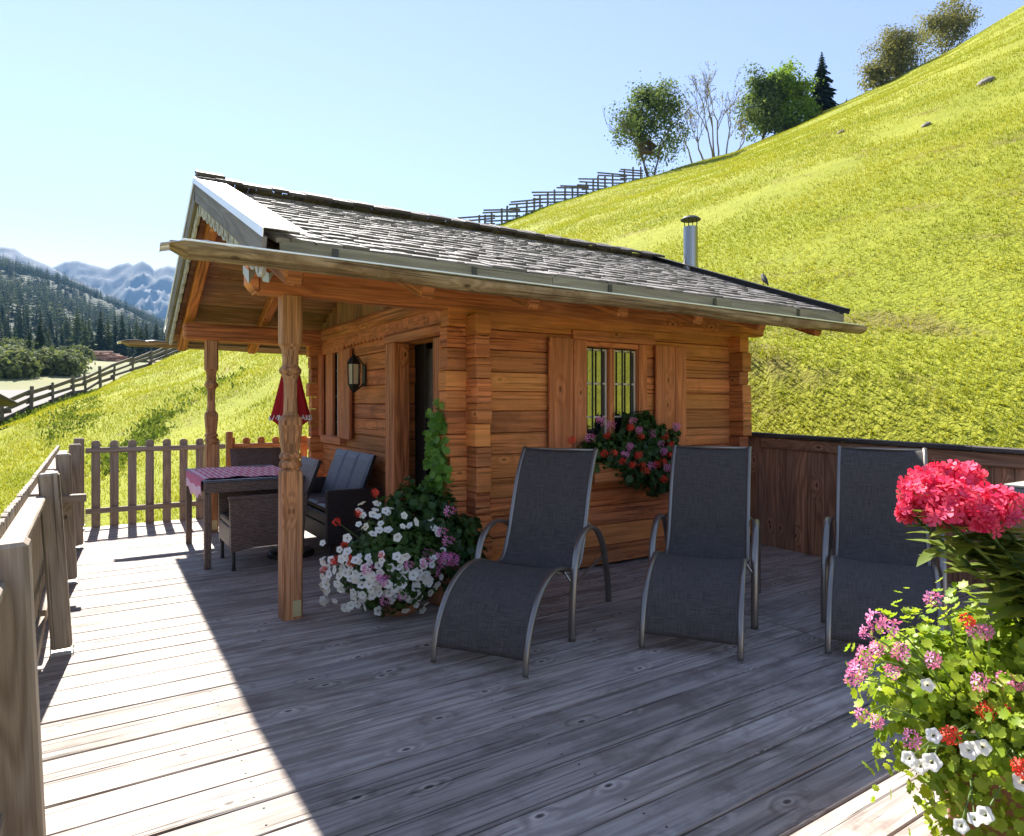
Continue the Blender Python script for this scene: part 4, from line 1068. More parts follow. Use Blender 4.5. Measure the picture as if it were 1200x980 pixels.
tag(mb.build('table_runner', M['runner'], smooth=True), 'red and white checked cloth spread across the rattan table', 'table runner')
def rattan_chair(label, loc, rz, backh=.92, mat='rattan', width=.56):
    """armchair, faces local -X; origin on the floor under the seat centre"""
    t = thing('rattan_chair', label, 'chair', loc, rz, 'rattan armchairs at the table'); w_ = width / 2; d_ = .30
    for s in (-1, 1):
        mb = MB(); poly = [(-d_, .155)]
        poly += [(-d_ + 2 * d_ * q / 8, .155 + .035 * math.sin(PI * q / 8)) for q in range(1, 8)] + [(d_, .155), (d_ + .04, .60), (-d_ - .01, .60)]
        rings = []
        o = Vector((0, s * w_ - (.025 if s > 0 else -.025) - .025, 0))
        mb.prism(poly, (0, s * w_ + .022 * (1 if s < 0 else 1), 0), (1, 0, 0), (0, 0, 1), .044)
        mb.build('arm_panel', M[mat], t)
        mb = MB(); mb.bb(-d_ - .02, d_ + .03, s * w_ - .034, s * w_ + .034, .602, .625, ch=.01, grain=0); mb.build('arm_rest', M[mat], t)
    mb = MB(); mb.bb(-d_ + .0, d_ - .02, -w_ + .03, w_ - .03, .36, .42, ch=.02, grain=1); mb.bb(-d_ - .004, -d_ + .04, -w_ + .03, w_ - .03, .19, .358, ch=.006, grain=1); mb.build('seat', M[mat], t)
    mb = MB(); rounded_panel(mb, [(d_ - .03, -w_ + .03, .36), (d_ - .03, w_ - .03, .36), (d_ + .16, w_ - .0, backh), (d_ + .16, -w_ + .0, backh)], .055); mb.build('backrest', M[mat], t)
    for sx in (-1, 1):
        for sy in (-1, 1): mb = MB(); mb.tube([(sx * (d_ - .025), sy * (w_ - .0), .17), (sx * (d_ - .025), sy * w_, .012)], .014, 8); mb.lathe([(.018, 0), (.018, .014)], (sx * (d_ - .025), sy * w_, 0), 10); mb.build('leg', M['darkmetal'], t)
    return t
c1 = rattan_chair('brown rattan armchair tucked under the near side of the table, behind the porch post', (1.30, 6.23, 0), 0, .90)
c2 = copy_tree(c1); c2.location = (1.58, 7.60, 0); c2.rotation_euler = (0, 0, R(84)); c2['label'] = 'brown rattan armchair at the far end of the table, its back to the picket fence'
mb = MB(); rounded_panel(mb, [(1.36, 7.36, .45), (1.80, 7.36, .45), (1.80, 7.84, .45), (1.36, 7.84, .45)], .05)
t = thing('rattan_bench', 'dark rattan bench with blue grey back cushions against the gable wall', 'bench', (2.07, 6.5, 0))
for ya in (5.90, 7.08): mb = MB(); mb.bb(1.80, 2.34, ya, ya + .05, .13, .625, ch=.012, grain=0); mb.build('arm_panel', M['rattandark'], t, True)
mb = MB(); mb.bb(1.82, 2.34, 5.953, 7.077, .30, .40, ch=.015, grain=1); mb.bb(1.82, 1.86, 5.953, 7.077, .14, .298, ch=.006, grain=1); mb.build('seat', M['rattandark'], t, True)
for k in range(3):
    ya = 5.955 + k * .374
    mb = MB(); rounded_panel(mb, [(2.10, ya + .372, .43), (2.10, ya, .43), (2.285, ya, .925), (2.285, ya + .372, .925)], .055, bulge=.004); mb.build('back_cushion', M['weave'], t, True)
    mb = MB(); rounded_panel(mb, [(1.83, ya + .372, .435), (1.83, ya, .435), (2.12, ya, .435), (2.12, ya + .372, .435)], .06); mb.build('seat_cushion', M['weave'], t, True)
for x in (1.84, 2.31):
    for y in (5.925, 7.105): mb = MB(); mb.tube([(x, y, .135), (x, y, 0)], .014, 8); mb.build('leg', M['darkmetal'], t, True)
# closed red parasol
t = thing('parasol', 'closed red parasol with white print on its hem behind the near porch post', 'parasol', (1.585, 6.30, 0))
mb = MB(); mb.lathe([(.21, 0), (.21, .035), (.19, .05), (.03, .06), (.03, .30), (.0, .30)], n=28); mb.build('base', M['darkmetal'], t)
mb = MB(); mb.tube([(0, 0, .05), (0, 0, 2.12)], .017, 10); mb.build('pole', M['steel'], t)
mb = MB(); rings = []; n = 48
for z, r_, am in ((1.245, .150, .30), (1.30, .142, .28), (1.40, .124, .25), (1.6, .088, .2), (1.8, .054, .15), (2.0, .034, .1), (2.09, .02, 0)):
    rings.append([(r_ * (1 + am * math.cos(8 * 2 * PI * k / n)) * math.cos(2 * PI * k / n), r_ * (1 + am * math.cos(8 * 2 * PI * k / n)) * math.sin(2 * PI * k / n), z + (.035 * math.cos(8 * 2 * PI * k / n) if z < 1.25 else 0)) for k in range(n)])
mb.loft(rings, False); can = mb.build('canopy', M['parasol'], t, smooth=True)
mb = MB()                                       # lettering strokes on the hem
strokes = [[(0, 0), (.3, .9), (.6, 0)], [(.15, .35), (.45, .35)], [(.8, 0), (.8, .9), (1.2, .7), (.8, .45), (1.25, 0)], [(1.5, .9), (1.5, .1), (1.9, 0), (2.0, .3)], [(2.3, 0), (2.5, .9), (2.8, .1), (3.0, .9)]]
def hem_pt(a, z):
    r_ = .150 + (.142 - .150) * (z - 1.245) / .055; am = .29
    rr = r_ * (1 + am * math.cos(8 * a)) + .006; return Vector((rr * math.cos(a), rr * math.sin(a), z))
for a0 in np.arange(0, 2 * PI, PI / 4):
    for st in strokes:
        pts = [hem_pt(a0 - .26 + p_[0] * .17, 1.262 + p_[1] * .052) for p_ in st]
        mb.tube(pts, .005, 5)
mb.build('hem_print', M['whiteink'], can)
mb = MB(); mb.lathe([(.02, 2.09), (.024, 2.11), (.012, 2.14), (.0, 2.15)], n=12); mb.build('finial', M['white'], t)

# table corner at the right edge
t = thing('side_table', 'pale topped square table by the board fence, half hidden behind the magenta flowers', 'table', (5.1, 1.2, 0))
mb = MB(); mb.bb(4.70, 5.45, .70, 1.76, .905, .92, ch=.004); mb.build('tabletop', M['tabletop'], t, True)
mb = MB(); mb.bb(4.705, 5.445, .705, 1.755, .80, .904, ch=.01); mb.build('apron', M['tableedge'], t, True)
for x in (4.75, 5.39):
    for y in (.76, 1.70): mb = MB(); mb.bb(x - .03, x + .03, y - .03, y + .03, 0, .80, grain=2); mb.build('leg', M['oldplank'], t, True)

# ================================================================== FLOWERS
def fan(n, r, cup=.12, notch=.0, zoff=0):
    v = [(0, 0, zoff)]
    for k in range(n):
        a = 2 * PI * k / n; rr = r * (1 - notch * (k % 2)); v.append((rr * math.cos(a), rr * math.sin(a), zoff + cup * r * (1.0 if k % 2 == 0 else .4)))
    return v, [(0, 1 + k, 1 + (k + 1) % n) for k in range(n)]
GER_V, GER_F = fan(14, .5, .26, .24)
OV_V = [(0, 0, 0), (.28, .35, .03), (.30, .6, .02), (0, 1, -.10), (-.30, .6, .02), (-.28, .35, .03), (0, .5, -.04)]
OV_F = [(0, 1, 6), (1, 2, 6), (2, 3, 6), (3, 4, 6), (4, 5, 6), (5, 0, 6)]
LAN_V = [(0, 0, 0), (.14, .25, .03), (.18, .5, .01), (.11, .78, -.07), (0, 1, -.16), (-.11, .78, -.07), (-.18, .5, .01), (-.14, .25, .03), (0, .3, -.02), (0, .65, -.06)]
LAN_F = [(0, 1, 8), (1, 2, 8), (2, 9, 8), (2, 3, 9), (3, 4, 9), (4, 5, 9), (5, 6, 9), (6, 8, 9), (6, 7, 8), (7, 0, 8)]
def blob_points(n, c, rad, seed, shell=.55, rough=.25, fn=None):
    """points through a lumpy ellipsoid, mostly near its skin, with outward normals"""
    rg = np.random.default_rng(seed); d = rg.normal(size=(n, 3)); d /= np.linalg.norm(d, axis=1, keepdims=True)
    lump = np.array([mnoise.noise(Vector((x * 2.1 + seed, y * 2.1, z * 2.1))) for x, y, z in d])
    r = (shell + (1 - shell) * rg.random(n) ** .6) * (1 + rough * lump * 1.6)
    p = d * r[:, None] * np.array(rad) + np.array(c)
    return p, d
def leaves(name, m, P, D, size, tv, tf, parent, up=.5, seed=1):
    rg = np.random.default_rng(seed); n = len(P)
    nr = D + np.array([0, 0, up]) + rg.normal(0, .45, (n, 3))
    V, Fc = scatter(tv, tf, P, rotmats(nr, rg.uniform(0, 6.28, n)), size * rg.uniform(.6, 1.3, n))
    V = V - np.array(rootloc(parent))
    return link(name, npmesh(name, V, Fc, m), parent)
def stems(name, pairs, parent, r=.003, m='stem'):
    mb = MB()
    for a, b in pairs:
        a, b = Vector(a), Vector(b); mid = (a + b) / 2 + Vector((random.uniform(-.03, .03), random.uniform(-.03, .03), .02)); mb.tube([a, mid, b], [r, r * .9, r * .7], 5, cap=False)
    return mb.build(name, M[m], parent, True)
def petunia_mesh(m):
    n = 30; V = [(0, 0, -.55)]; 
    for r_, z, w_ in ((.15, -.30, 0), (.30, -.04, .02), (.72, .05, .06), (1.0, .0, .10)):
        for k in range(n): a = 2 * PI * k / n; rr = r_ * (1 + w_ * math.cos(5 * a)); V.append((rr * math.cos(a), rr * math.sin(a), z + (.05 * math.sin(10 * a + 1) if r_ > .9 else 0)))
    Fq = [(0, 1 + k, 1 + (k + 1) % n) for k in range(n)]; Q = []
    for j in range(3):
        for k in range(n): a = 1 + j * n + k; b = 1 + j * n + (k + 1) % n; Q.append((a, b, b + n, a + n))
    me = npmesh('blossom', np.array(V), [np.array(Fq), np.array(Q)], M[m]); me.materials.append(M['yel']); me.polygons.foreach_set('material_index', np.array([1] * n + [0] * (3 * n), dtype=np.int32)); me.shade_smooth(); return me
def floret(np_=5, wd=.34, cup=.15):
    V, Fq = [(0, 0, 0)], []
    for k in range(np_):
        a = 2 * PI * k / np_; b = len(V)
        for (x, y) in ((.45, -wd * .55), (.85, -wd), (1.02, 0), (.85, wd), (.45, wd * .55)):
            V.append((x * math.cos(a) - y * math.sin(a), x * math.sin(a) + y * math.cos(a), cup * x * x + .05 * abs(y)))
        Fq += [(0, b, b + 4), (b, b + 1, b + 2), (b, b + 2, b + 4), (b + 2, b + 3, b + 4)]
    return np.array(V), np.array(Fq)
def head_mesh(name, m, n, rad, fs, flat=.7, seed=0, np_=5, wd=.34, wild=1.0):
    rg = np.random.default_rng(seed); k = np.arange(n) + .5; ph = np.arccos(1 - 1.35 * k / n); th = PI * (1 + 5 ** .5) * k
    d = np.stack([np.cos(th) * np.sin(ph), np.sin(th) * np.sin(ph), np.cos(ph)], 1); d += rg.normal(0, .12 * wild, d.shape); d /= np.linalg.norm(d, axis=1, keepdims=True)
    p = d * rad * rg.uniform(1 - .22 * wild, 1.08, (n, 1)) * np.array([1, 1, flat]); tv, tf = floret(np_, wd)
    V, Fc = scatter(tv, tf, p, rotmats(d + rg.normal(0, .28 * wild, d.shape), rg.uniform(0, 6.28, n)), fs * rg.uniform(.75, 1.2, n))
    return npmesh(name, V, Fc, M[m])
BL = {'w': petunia_mesh('wpetal'),
      'p': [head_mesh('blossom', 'ppetal', 10, .030, .020, .75, s, 5, .24, 1.6) for s in range(3)],
      'r': [head_mesh('blossom', 'rpetal', 9, .026, .020, .75, 10 + s, 5, .30, 1.5) for s in range(3)]}
def put_blossom(kind, p, nr, size, parent, label=None):
    me = BL[kind]; me = random.choice(me) if isinstance(me, list) else me
    o = bpy.data.objects.new('blossom', me); scene.collection.objects.link(o); o.parent = parent
    o.location = Vector(p) - rootloc(parent); q = Vector(nr).normalized().to_track_quat('Z', 'Y'); o.rotation_mode = 'QUATERNION'; o.rotation_quaternion = q
    o.scale = (size,) * 3 if kind != 'w' else (size, size, size)
    if label: o['label'] = label
    return o
LB = {'w': 'white trumpet blossom', 'p': 'pink flower head', 'r': 'red flower head'}
def vis_points(u, v, spread_u, spread_v, n, depthf, rg):
    out_ = []
    for _ in range(n):
        uu, vv = rg.normal(u, spread_u), rg.normal(v, spread_v); out_.append(px(uu, vv, depthf(uu, vv)))
    return out_
# --- tall terracotta pot of petunias and geraniums by the cabin corner
potP = thing('potted_petunias', 'terracotta pot overflowing with white petunias and a few red blossoms by the porch post', 'potted plant', (1.76, 4.20, 0))
mb = MB(); mb.lathe([(.13, 0), (.15, .02), (.185, .24), (.20, .25), (.20, .29), (.175, .29), (.16, .24), (.0, .24)], n=28); mb.build('pot', M['pot'], potP, smooth=False)
PC = Vector((1.72, 4.16, .33)); PR = (.37, .33, .29)
P, D = blob_points(3600, PC, PR, 3, .45, .14); P[:, 2] = np.maximum(P[:, 2], .03)
leaves('foliage', M['pet'], P, D, .052, OV_V, OV_F, potP, .5, 4)
rg = np.random.default_rng(21)
def surf(c, rad, d, seed, off=1.03, rough=.3):
    d = Vector(d).normalized(); l = mnoise.noise(Vector((d.x * 2.1 + seed, d.y * 2.1, d.z * 2.1))); return Vector(c) + Vector((d.x * rad[0], d.y * rad[1], d.z * rad[2])) * off * (1 + rough * l * 1.6)
vdir = (Vector((0, 0, HC)) - PC).normalized()
pairs = []
def front(u, v, uc, vc, ru, rv, dc, rd):
    q = 1 - ((u - uc) / ru) ** 2 - ((v - vc) / rv) ** 2
    return px(u, v, dc - rd * math.sqrt(max(q, .02)))
cnt = 0
for cu, cv, su, sv_, num in ((418, 688, 26, 16, 36), (462, 690, 22, 14, 22), (400, 660, 14, 14, 16), (440, 655, 24, 16, 13), (488, 676, 15, 17, 20), (505, 668, 8, 14, 7), (435, 605, 14, 12, 12), (470, 620, 22, 14, 7), (382, 690, 4, 10, 8)):
    for _ in range(int(num * 1.3)):
        u = min(max(rg.normal(cu, su), 378), 520); v = min(max(rg.normal(cv, sv_), 590), 716)
        p = front(u, v, 440, 660, 78, 70, 4.44, .36 + random.uniform(-.05, .03)); d = (p - PC).normalized()
        put_blossom('w', p, d * .7 + vdir * .6 + Vector((0, 0, .1)) + Vector(rg.normal(0, .42, 3)), random.uniform(.020, .030), potP, LB['w'] if cnt == 0 else None); cnt += 1
        if cnt % 4 == 0: pairs.append((PC + (p - PC) * .4, p))
for (u, v) in ((395, 612), (404, 638), (420, 602), (412, 660), (392, 657), (440, 578), (380, 668), (410, 655), (447, 652)):
    p = front(u, v, 440, 660, 85, 95, 4.46, .36); put_blossom('r', p, vdir + Vector((0, 0, .4)), random.uniform(.7, .95), potP); pairs.append((PC + (p - PC) * .3, p))
for (u, v) in ((480, 663), (448, 680), (500, 660), (452, 705), (472, 700), (432, 668)):
    put_blossom('p', front(u, v, 440, 660, 80, 70, 4.44, .40), vdir + Vector((0, 0, .3)), random.uniform(.8, 1.1), potP)
stems('stems', pairs, potP)
# --- geranium behind it
potG = thing('potted_geranium', 'dark leaved geranium with pink flower heads in a pot against the cabin corner', 'potted plant', (2.14, 4.22, 0))
mb = MB(); mb.lathe([(.11, 0), (.13, .02), (.165, .25), (.18, .26), (.18, .30), (.155, .30), (.14, .25), (.0, .25)], n=26); mb.build('pot', M['pot'], potG)
P1, D1_ = blob_points(1500, (2.11, 4.20, .45), (.24, .22, .28), 8, .4, .5); P2, D2_ = blob_points(700, (1.98, 4.36, .62), (.26, .16, .20), 9, .4, .5); P3, D3_ = blob_points(500, (2.22, 4.10, .25), (.16, .16, .22), 10, .4, .35)
P = np.concatenate([P1, P2, P3]); D = np.concatenate([D1_, D2_, D3_]); P[:, 2] = np.maximum(P[:, 2], .02)
leaves('foliage', M['ger'], P, D, .058, GER_V, GER_F, potG, .35, 5)
pairs = []
for (u, v) in ((528, 600), (519, 624), (526, 635), (517, 655), (522, 660), (532, 657), (546, 673), (503, 650), (524, 653), (510, 668)):
    p = front(u, v, 515, 640, 60, 90, 4.66, .36); put_blossom('p', p, vdir + Vector((0, 0, .3)), random.uniform(.95, 1.25), potG); pairs.append((Vector((2.12, 4.2, .45)), p))
stems('stems', pairs, potG)
# --- vine climbing the corner
vn = thing('climbing_vine', 'bright green climbing vine growing up the log ends beside the doorway', 'vine', (2.18, 4.45, 0))
pth = smooth_path([(2.17, 4.42, .05), (2.19, 4.46, .45), (2.21, 4.52, .72), (2.20, 4.46, .95), (2.215, 4.50, 1.12), (2.205, 4.47, 1.30)], 8)
mb = MB(); mb.tube(pth, .005, 6); mb.build('stem', M['stem'], vn, True)
rg = np.random.default_rng(4); n = 260; ii = rg.integers(10, len(pth), n); P = np.array([pth[i] for i in ii]) + rg.normal(0, 1, (n, 3)) * np.array([.028, .055, .05]); D = np.tile([-.7, -.6, .2], (n, 1))
leaves('foliage', M['vine'], P, D, .072, GER_V, GER_F, vn, .2, 6)
# --- window box
wb = thing('window_box', 'wooden window box of red and pink geraniums under the barred window', 'window box', (3.95, Y0 - .12, .9))
mb = MB(); x0_, x1_, y0_, y1_, z0_, z1_ = 3.46, 4.52, Y0 - .24, Y0 - .035, .76, .93
mb.bb(x0_, x1_, y0_, y0_ + .02, z0_, z1_, ch=.004); mb.bb(x0_, x1_, y1_ - .02, y1_, z0_, z1_, ch=.004); mb.bb(x0_, x0_ + .02, y0_ + .021, y1_ - .021, z0_, z1_, ch=.004); mb.bb(x1_ - .02, x1_, y0_ + .021, y1_ - .021, z0_, z1_, ch=.004); mb.bb(x0_ + .021, x1_ - .021, y0_ + .021, y1_ - .021, z0_, z0_ + .02)
mb.build('box', M['log'], wb, True)
mb = MB(); mb.bb(x0_ + .022, x1_ - .022, y0_ + .022, y1_ - .022, .86, .90, ch=.01); mb.build('soil', M['soil'], wb, True)
PP, DD = [], []
for (c, r_, n_) in (((3.75, 4.22, .98), (.36, .15, .17), 1000), ((4.15, 4.2, 1.02), (.34, .16, .22), 1300), ((4.28, 4.12, .82), (.28, .13, .20), 1000), ((3.95, 4.14, .88), (.24, .13, .17), 600), ((4.42, 4.08, .68), (.10, .08, .16), 250), ((3.52, 4.2, 1.0), (.16, .1, .10), 250), ((4.05, 4.25, 1.22), (.20, .09, .12), 280)):
    a, b = blob_points(n_, c, r_, len(PP) + 30, .4, .35); PP.append(a); DD.append(b)
P = np.concatenate(PP); D = np.concatenate(DD); ok = P[:, 1] < Y0 - .03; P, D = P[ok], D[ok]
leaves('foliage', M['ger'], P, D, .056, GER_V, GER_F, wb, .3, 7)
pairs = []
dwin = 5.35
for k_, lst in (('r', ((670, 516), (712, 511), (739, 501), (751, 512), (709, 532), (719, 531), (730, 541), (748, 534), (741, 545), (752, 545), (756, 552), (770, 545), (777, 541), (786, 521), (780, 512), (784, 533), (779, 562))), ('p', ((704, 493), (716, 499), (692, 514), (742, 494), (749, 505), (765, 509), (793, 501), (774, 521), (738, 524), (733, 533), (782, 549), (778, 530), (764, 547)))):
    for (u, v) in lst:
        dd = 5.30 + .55 * (u - 670) / 120 - max(0, v - 520) * .004; p = px(u, v, dd - .13)
        p.y = min(p.y, Y0 - .14); put_blossom(k_, p, Vector((-.3, -1, .5)), random.uniform(.95, 1.2), wb, LB[k_] if not pairs else None); pairs.append((Vector((p.x * .6 + 3.95 * .4, 4.24, .95)), p))
stems('stems', pairs, wb)
# --- foreground planter, right
pl = thing('planter', 'brown terracotta planter at the corner of the deck, nearest to the camera', 'planter', (2.16, .72, 0))
mb = MB(); mb.lathe([(.17, 0), (.19, .03), (.235, .44), (.255, .455), (.255, .51), (.225, .51), (.21, .44), (0, .44)], n=36); mb.build('pot', M['pot'], pl)
mb = MB(); mb.lathe([(.212, .441), (.10, .468), (0, .475)], n=24); mb.build('soil', M['soil'], pl)
gb = thing('geranium_bush', 'sunlit bright green bush of pink, white and red blossoms hanging over the planter', 'flowering plant', (2.10, .80, .45))
PP, DD = [], []
for (c, r_, n_) in (((1.98, .91, .64), (.17, .17, .18), 1300), ((2.11, .79, .72), (.18, .17, .16), 1200), ((1.97, .80, .46), (.14, .14, .18), 800), ((2.07, .68, .34), (.18, .17, .22), 1000), ((2.04, .76, .58), (.22, .21, .20), 1300), ((2.25, .66, .60), (.2, .2, .18), 900), ((2.04, .58, .20), (.17, .14, .20), 1100), ((1.93, .93, .52), (.12, .12, .16), 450), ((1.97, .66, .40), (.13, .13, .2), 800), ((2.12, .50, .35), (.14, .12, .18), 700), ((1.97, .70, .13), (.13, .14, .15), 700), ((1.96, .80, .28), (.10, .12, .18), 500), ((2.10, .47, .15), (.14, .12, .16), 500)):
    a, b = blob_points(n_, c, r_, len(PP) + 50, .3, .6); PP.append(a); DD.append(b)
P = np.concatenate(PP); D = np.concatenate(DD); P[:, 2] = np.maximum(P[:, 2], .03)
ok = np.hypot(P[:, 0] - 2.16, P[:, 1] - .72) > np.where(P[:, 2] < .53, .255, 0); P, D = P[ok], D[ok]
leaves('foliage', M['bright'], P, D, .029, GER_V, GER_F, gb, .4, 9)
pairs = []; vd = Vector((-.75, -.4, .5))
for k_, lst in (('p', ((1022, 727), (1035, 735), (1010, 742), (1022, 760), (1008, 770), (1000, 785), (994, 795), (1087, 702), (1138, 740), (1150, 742), (1022, 847), (1005, 838), (1063, 868), (1040, 787), (1143, 801), (1188, 802), (1172, 797), (1088, 775), (1050, 765))), ('r', ((1150, 834), (1107, 862), (1188, 897), (1195, 905), (1168, 832), (1128, 728))), ('w', ((1081, 803), (1088, 862), (1129, 880), (1146, 876), (1133, 878), (1059, 889), (1086, 893), (1072, 898), (1136, 960), (1148, 955), (1120, 968), (1193, 917)))):
    for (u, v) in lst:
        p = px(u + 6, v, 1.62 if v < 860 else 1.52); put_blossom(k_, p, vd + Vector((random.uniform(-.4, .4), random.uniform(-.4, .4), .0)), random.uniform(.5, .72) if k_ != 'w' else random.uniform(.015, .021), gb, LB[k_] if (u, v) == lst[0] else None); pairs.append((Vector((2.05, .80, .60)).lerp(p, .6) - Vector((0, 0, .02)), p))
stems('stems', pairs, gb, .0022)
ph = thing('phlox', 'tall phlox with a big magenta flower cluster rising from the planter', 'flowering plant', (2.2, .68, .45))
def phlox_head(seed, rad): return head_mesh('flower_head', 'mpetal', 95, rad, .0185, .8, seed, 5, .36, 1.7)
heads = []
for i, (u, v, dd, rad) in enumerate(((1085, 575, 1.76, .062), (1120, 590, 1.70, .072), (1165, 595, 1.72, .068), (1125, 563, 1.84, .055), (1070, 600, 1.78, .036), (1150, 606, 1.68, .052), (1108, 602, 1.70, .05), (1098, 562, 1.84, .042))):
    p = px(u, v, dd); o = link('flower_head', phlox_head(60 + i, rad), ph); o.location = p - rootloc(ph); o.rotation_euler = (random.uniform(-.3, .3) + .25, random.uniform(-.3, .3) - .35, random.uniform(0, 6)); heads.append((p, rad))
mb = MB(); sp = []
for i, (p, rad) in enumerate(heads):
    b = Vector((2.19 + random.uniform(-.05, .08), .66 + random.uniform(-.06, .06), .46)); m1 = b.lerp(p, .55) + Vector((.06, -.03, .03))
    path_ = smooth_path([b, m1, p - Vector((0, 0, rad * .3))], 10); mb.tube(path_, [.0055] * 10 + [.0045] * (len(path_) - 10), 7); sp.append(path_)
mb.build('stem', M['stem'], ph, True)
rg = np.random.default_rng(77); P, D, S = [], [], []
for path_ in sp:
    for i in range(3, len(path_) - 1):
        for k in range(3): P.append(path_[i] + Vector(rg.normal(0, .006, 3))); a = rg.uniform(0, 6.28); D.append((math.cos(a), math.sin(a), 0)); S.append(random.uniform(.10, .165) * (1 if i < 17 else .7))
P = np.array(P); D = np.array(D); n = len(P)
Yv = D + np.array([0, 0, .25]) + rg.normal(0, .2, (n, 3)); Yv /= np.linalg.norm(Yv, axis=1, keepdims=True); Zv = np.array([[0, 0, 1.]]) - Yv * Yv[:, 2:3]; Zv /= np.linalg.norm(Zv, axis=1, keepdims=True); Xv = np.cross(Yv, Zv)
V, Fc = scatter(LAN_V, LAN_F, P, np.stack([Xv, Yv, Zv], 2), np.array(S)); link('foliage', npmesh('foliage', V - np.array(ph.location), Fc, M['phloxleaf']), ph)
mb = MB()
for (u, v, dd) in ((1197, 620, 1.62), (1199, 626, 1.6)):
    pass

# ================================================================== MEADOW FENCES
def brow(u, f=1.0):
    ph_ = math.degrees(math.atan((u - 600) / F)); return float(edge_rho(ph_)) * math.cos(R(ph_)) * f
rf = thing('rail_fence', 'old grey wooden rail fence running along the brow of the meadow on the left', 'fence', tuple(ground(87, brow(87, .985))))
us = [-60, -28, 3, 36, 62, 87, 101, 118, 133, 155, 177, 195, 213, 232]; pts = []
for u in us: pts.append(ground(u, brow(u, .985)))
for i, p in enumerate(pts):
    mb = MB(); h = random.uniform(.95, 1.2); lx = random.uniform(-.08, .08)
    mb.beam(p - Vector((0, 0, .2)), p + Vector((lx, random.uniform(-.05, .05), h)), random.uniform(.11, .16), random.uniform(.10, .14), up=(1, 0, 0), ch=.02); mb.build('post', M['farwood'], rf, True)
    if i + 1 < len(pts):
        q = pts[i + 1]; dr = (q - p).normalized(); side = Vector((-dr.y, dr.x, 0)) * .09
        for z in (.28, .58, .86):
            a = p - dr * .15 + side + Vector((0, 0, z + random.uniform(-.07, .07))); b = q + dr * .25 + side + Vector((0, 0, z + random.uniform(-.10, .10)))
            mb = MB(); mb.beam(a, b, .05, random.uniform(.13, .19), ch=.01); mb.build('rail', M['farwood'], rf, True)
zf = thing('stepped_fence', 'dark stepped wooden fence climbing the skyline of the hill above the cabin roof', 'fence', tuple(ground(660, brow(660, .99))))
us = [551, 562, 568, 576, 588, 594, 606, 617, 626, 633, 642, 650, 662, 671, 677, 687, 695, 701, 709, 718, 732, 742, 751]
zp = [ground(u, brow(u, .992)) for u in us]
for p in zp: mb = MB(); mb.beam(p - Vector((0, 0, .3)), p + Vector((random.uniform(-.04, .04), 0, random.uniform(1.15, 1.45))), .13, .13, up=(1, 0, 0), ch=.02); mb.build('post', M['farwood'], zf, True)
i = 0
while i < len(zp) - 1:
    n = random.choice((2, 3, 3)); j = min(i + n, len(zp) - 1)
    for z in (.25, .6, .95, 1.2):
        a, b = zp[i], zp[j]; dr = (b - a).normalized(); dz = b.z - a.z; fl_ = Vector((dr.x, dr.y, 0)); mb = MB()
        mb.beam(Vector((a.x, a.y, a.z + .30 * dz + z * .85)) - fl_ * random.uniform(.5, 1.1), Vector((b.x, b.y, a.z + .88 * dz + z * .85 + random.uniform(-.05, .12))) + fl_ * .3, .05, .12, ch=.01)
        mb.build('rail', M['farwood'], zf, True)
    i = j
# ================================================================== TREES
def branch(mb, p, d, L, r, depth, tips, spread=.55, up=.15, kids=(2, 3), shrink=.72, minr=.012):
    p = Vector(p); d = Vector(d).normalized(); pts = [p]; n = 4
    for k in range(n):
        d = (d + Vector((random.gauss(0, .12), random.gauss(0, .12), random.gauss(0, .08) + up * .3))).normalized(); pts.append(pts[-1] + d * L / n)
    mb.tube(pts, [r * (1 - .45 * k / n) for k in range(n + 1)], 6 if r > .04 else 4, cap=False)
    if depth == 0: tips.append((pts[-1], d)); return
    if depth <= 2: tips.append((pts[-1], d)); tips.append((pts[2], d))
    for c in range(random.randint(*kids)):
        a = Vector((random.gauss(0, 1), random.gauss(0, 1), random.gauss(0, .6))).normalized(); nd = (d + a * spread * random.uniform(.7, 1.3) + Vector((0, 0, up))).normalized()
        branch(mb, pts[random.choice((2, 3, 4, 4))], nd, L * shrink * random.uniform(.8, 1.15), max(r * .55, minr), depth - 1, tips, spread, up, kids, shrink, minr)
LEAFQ_V = [(0, 0, 0), (.4, .4, .05), (0, 1, -.05), (-.4, .4, .05)]; LEAFQ_F = [(0, 1, 2), (0, 2, 3)]
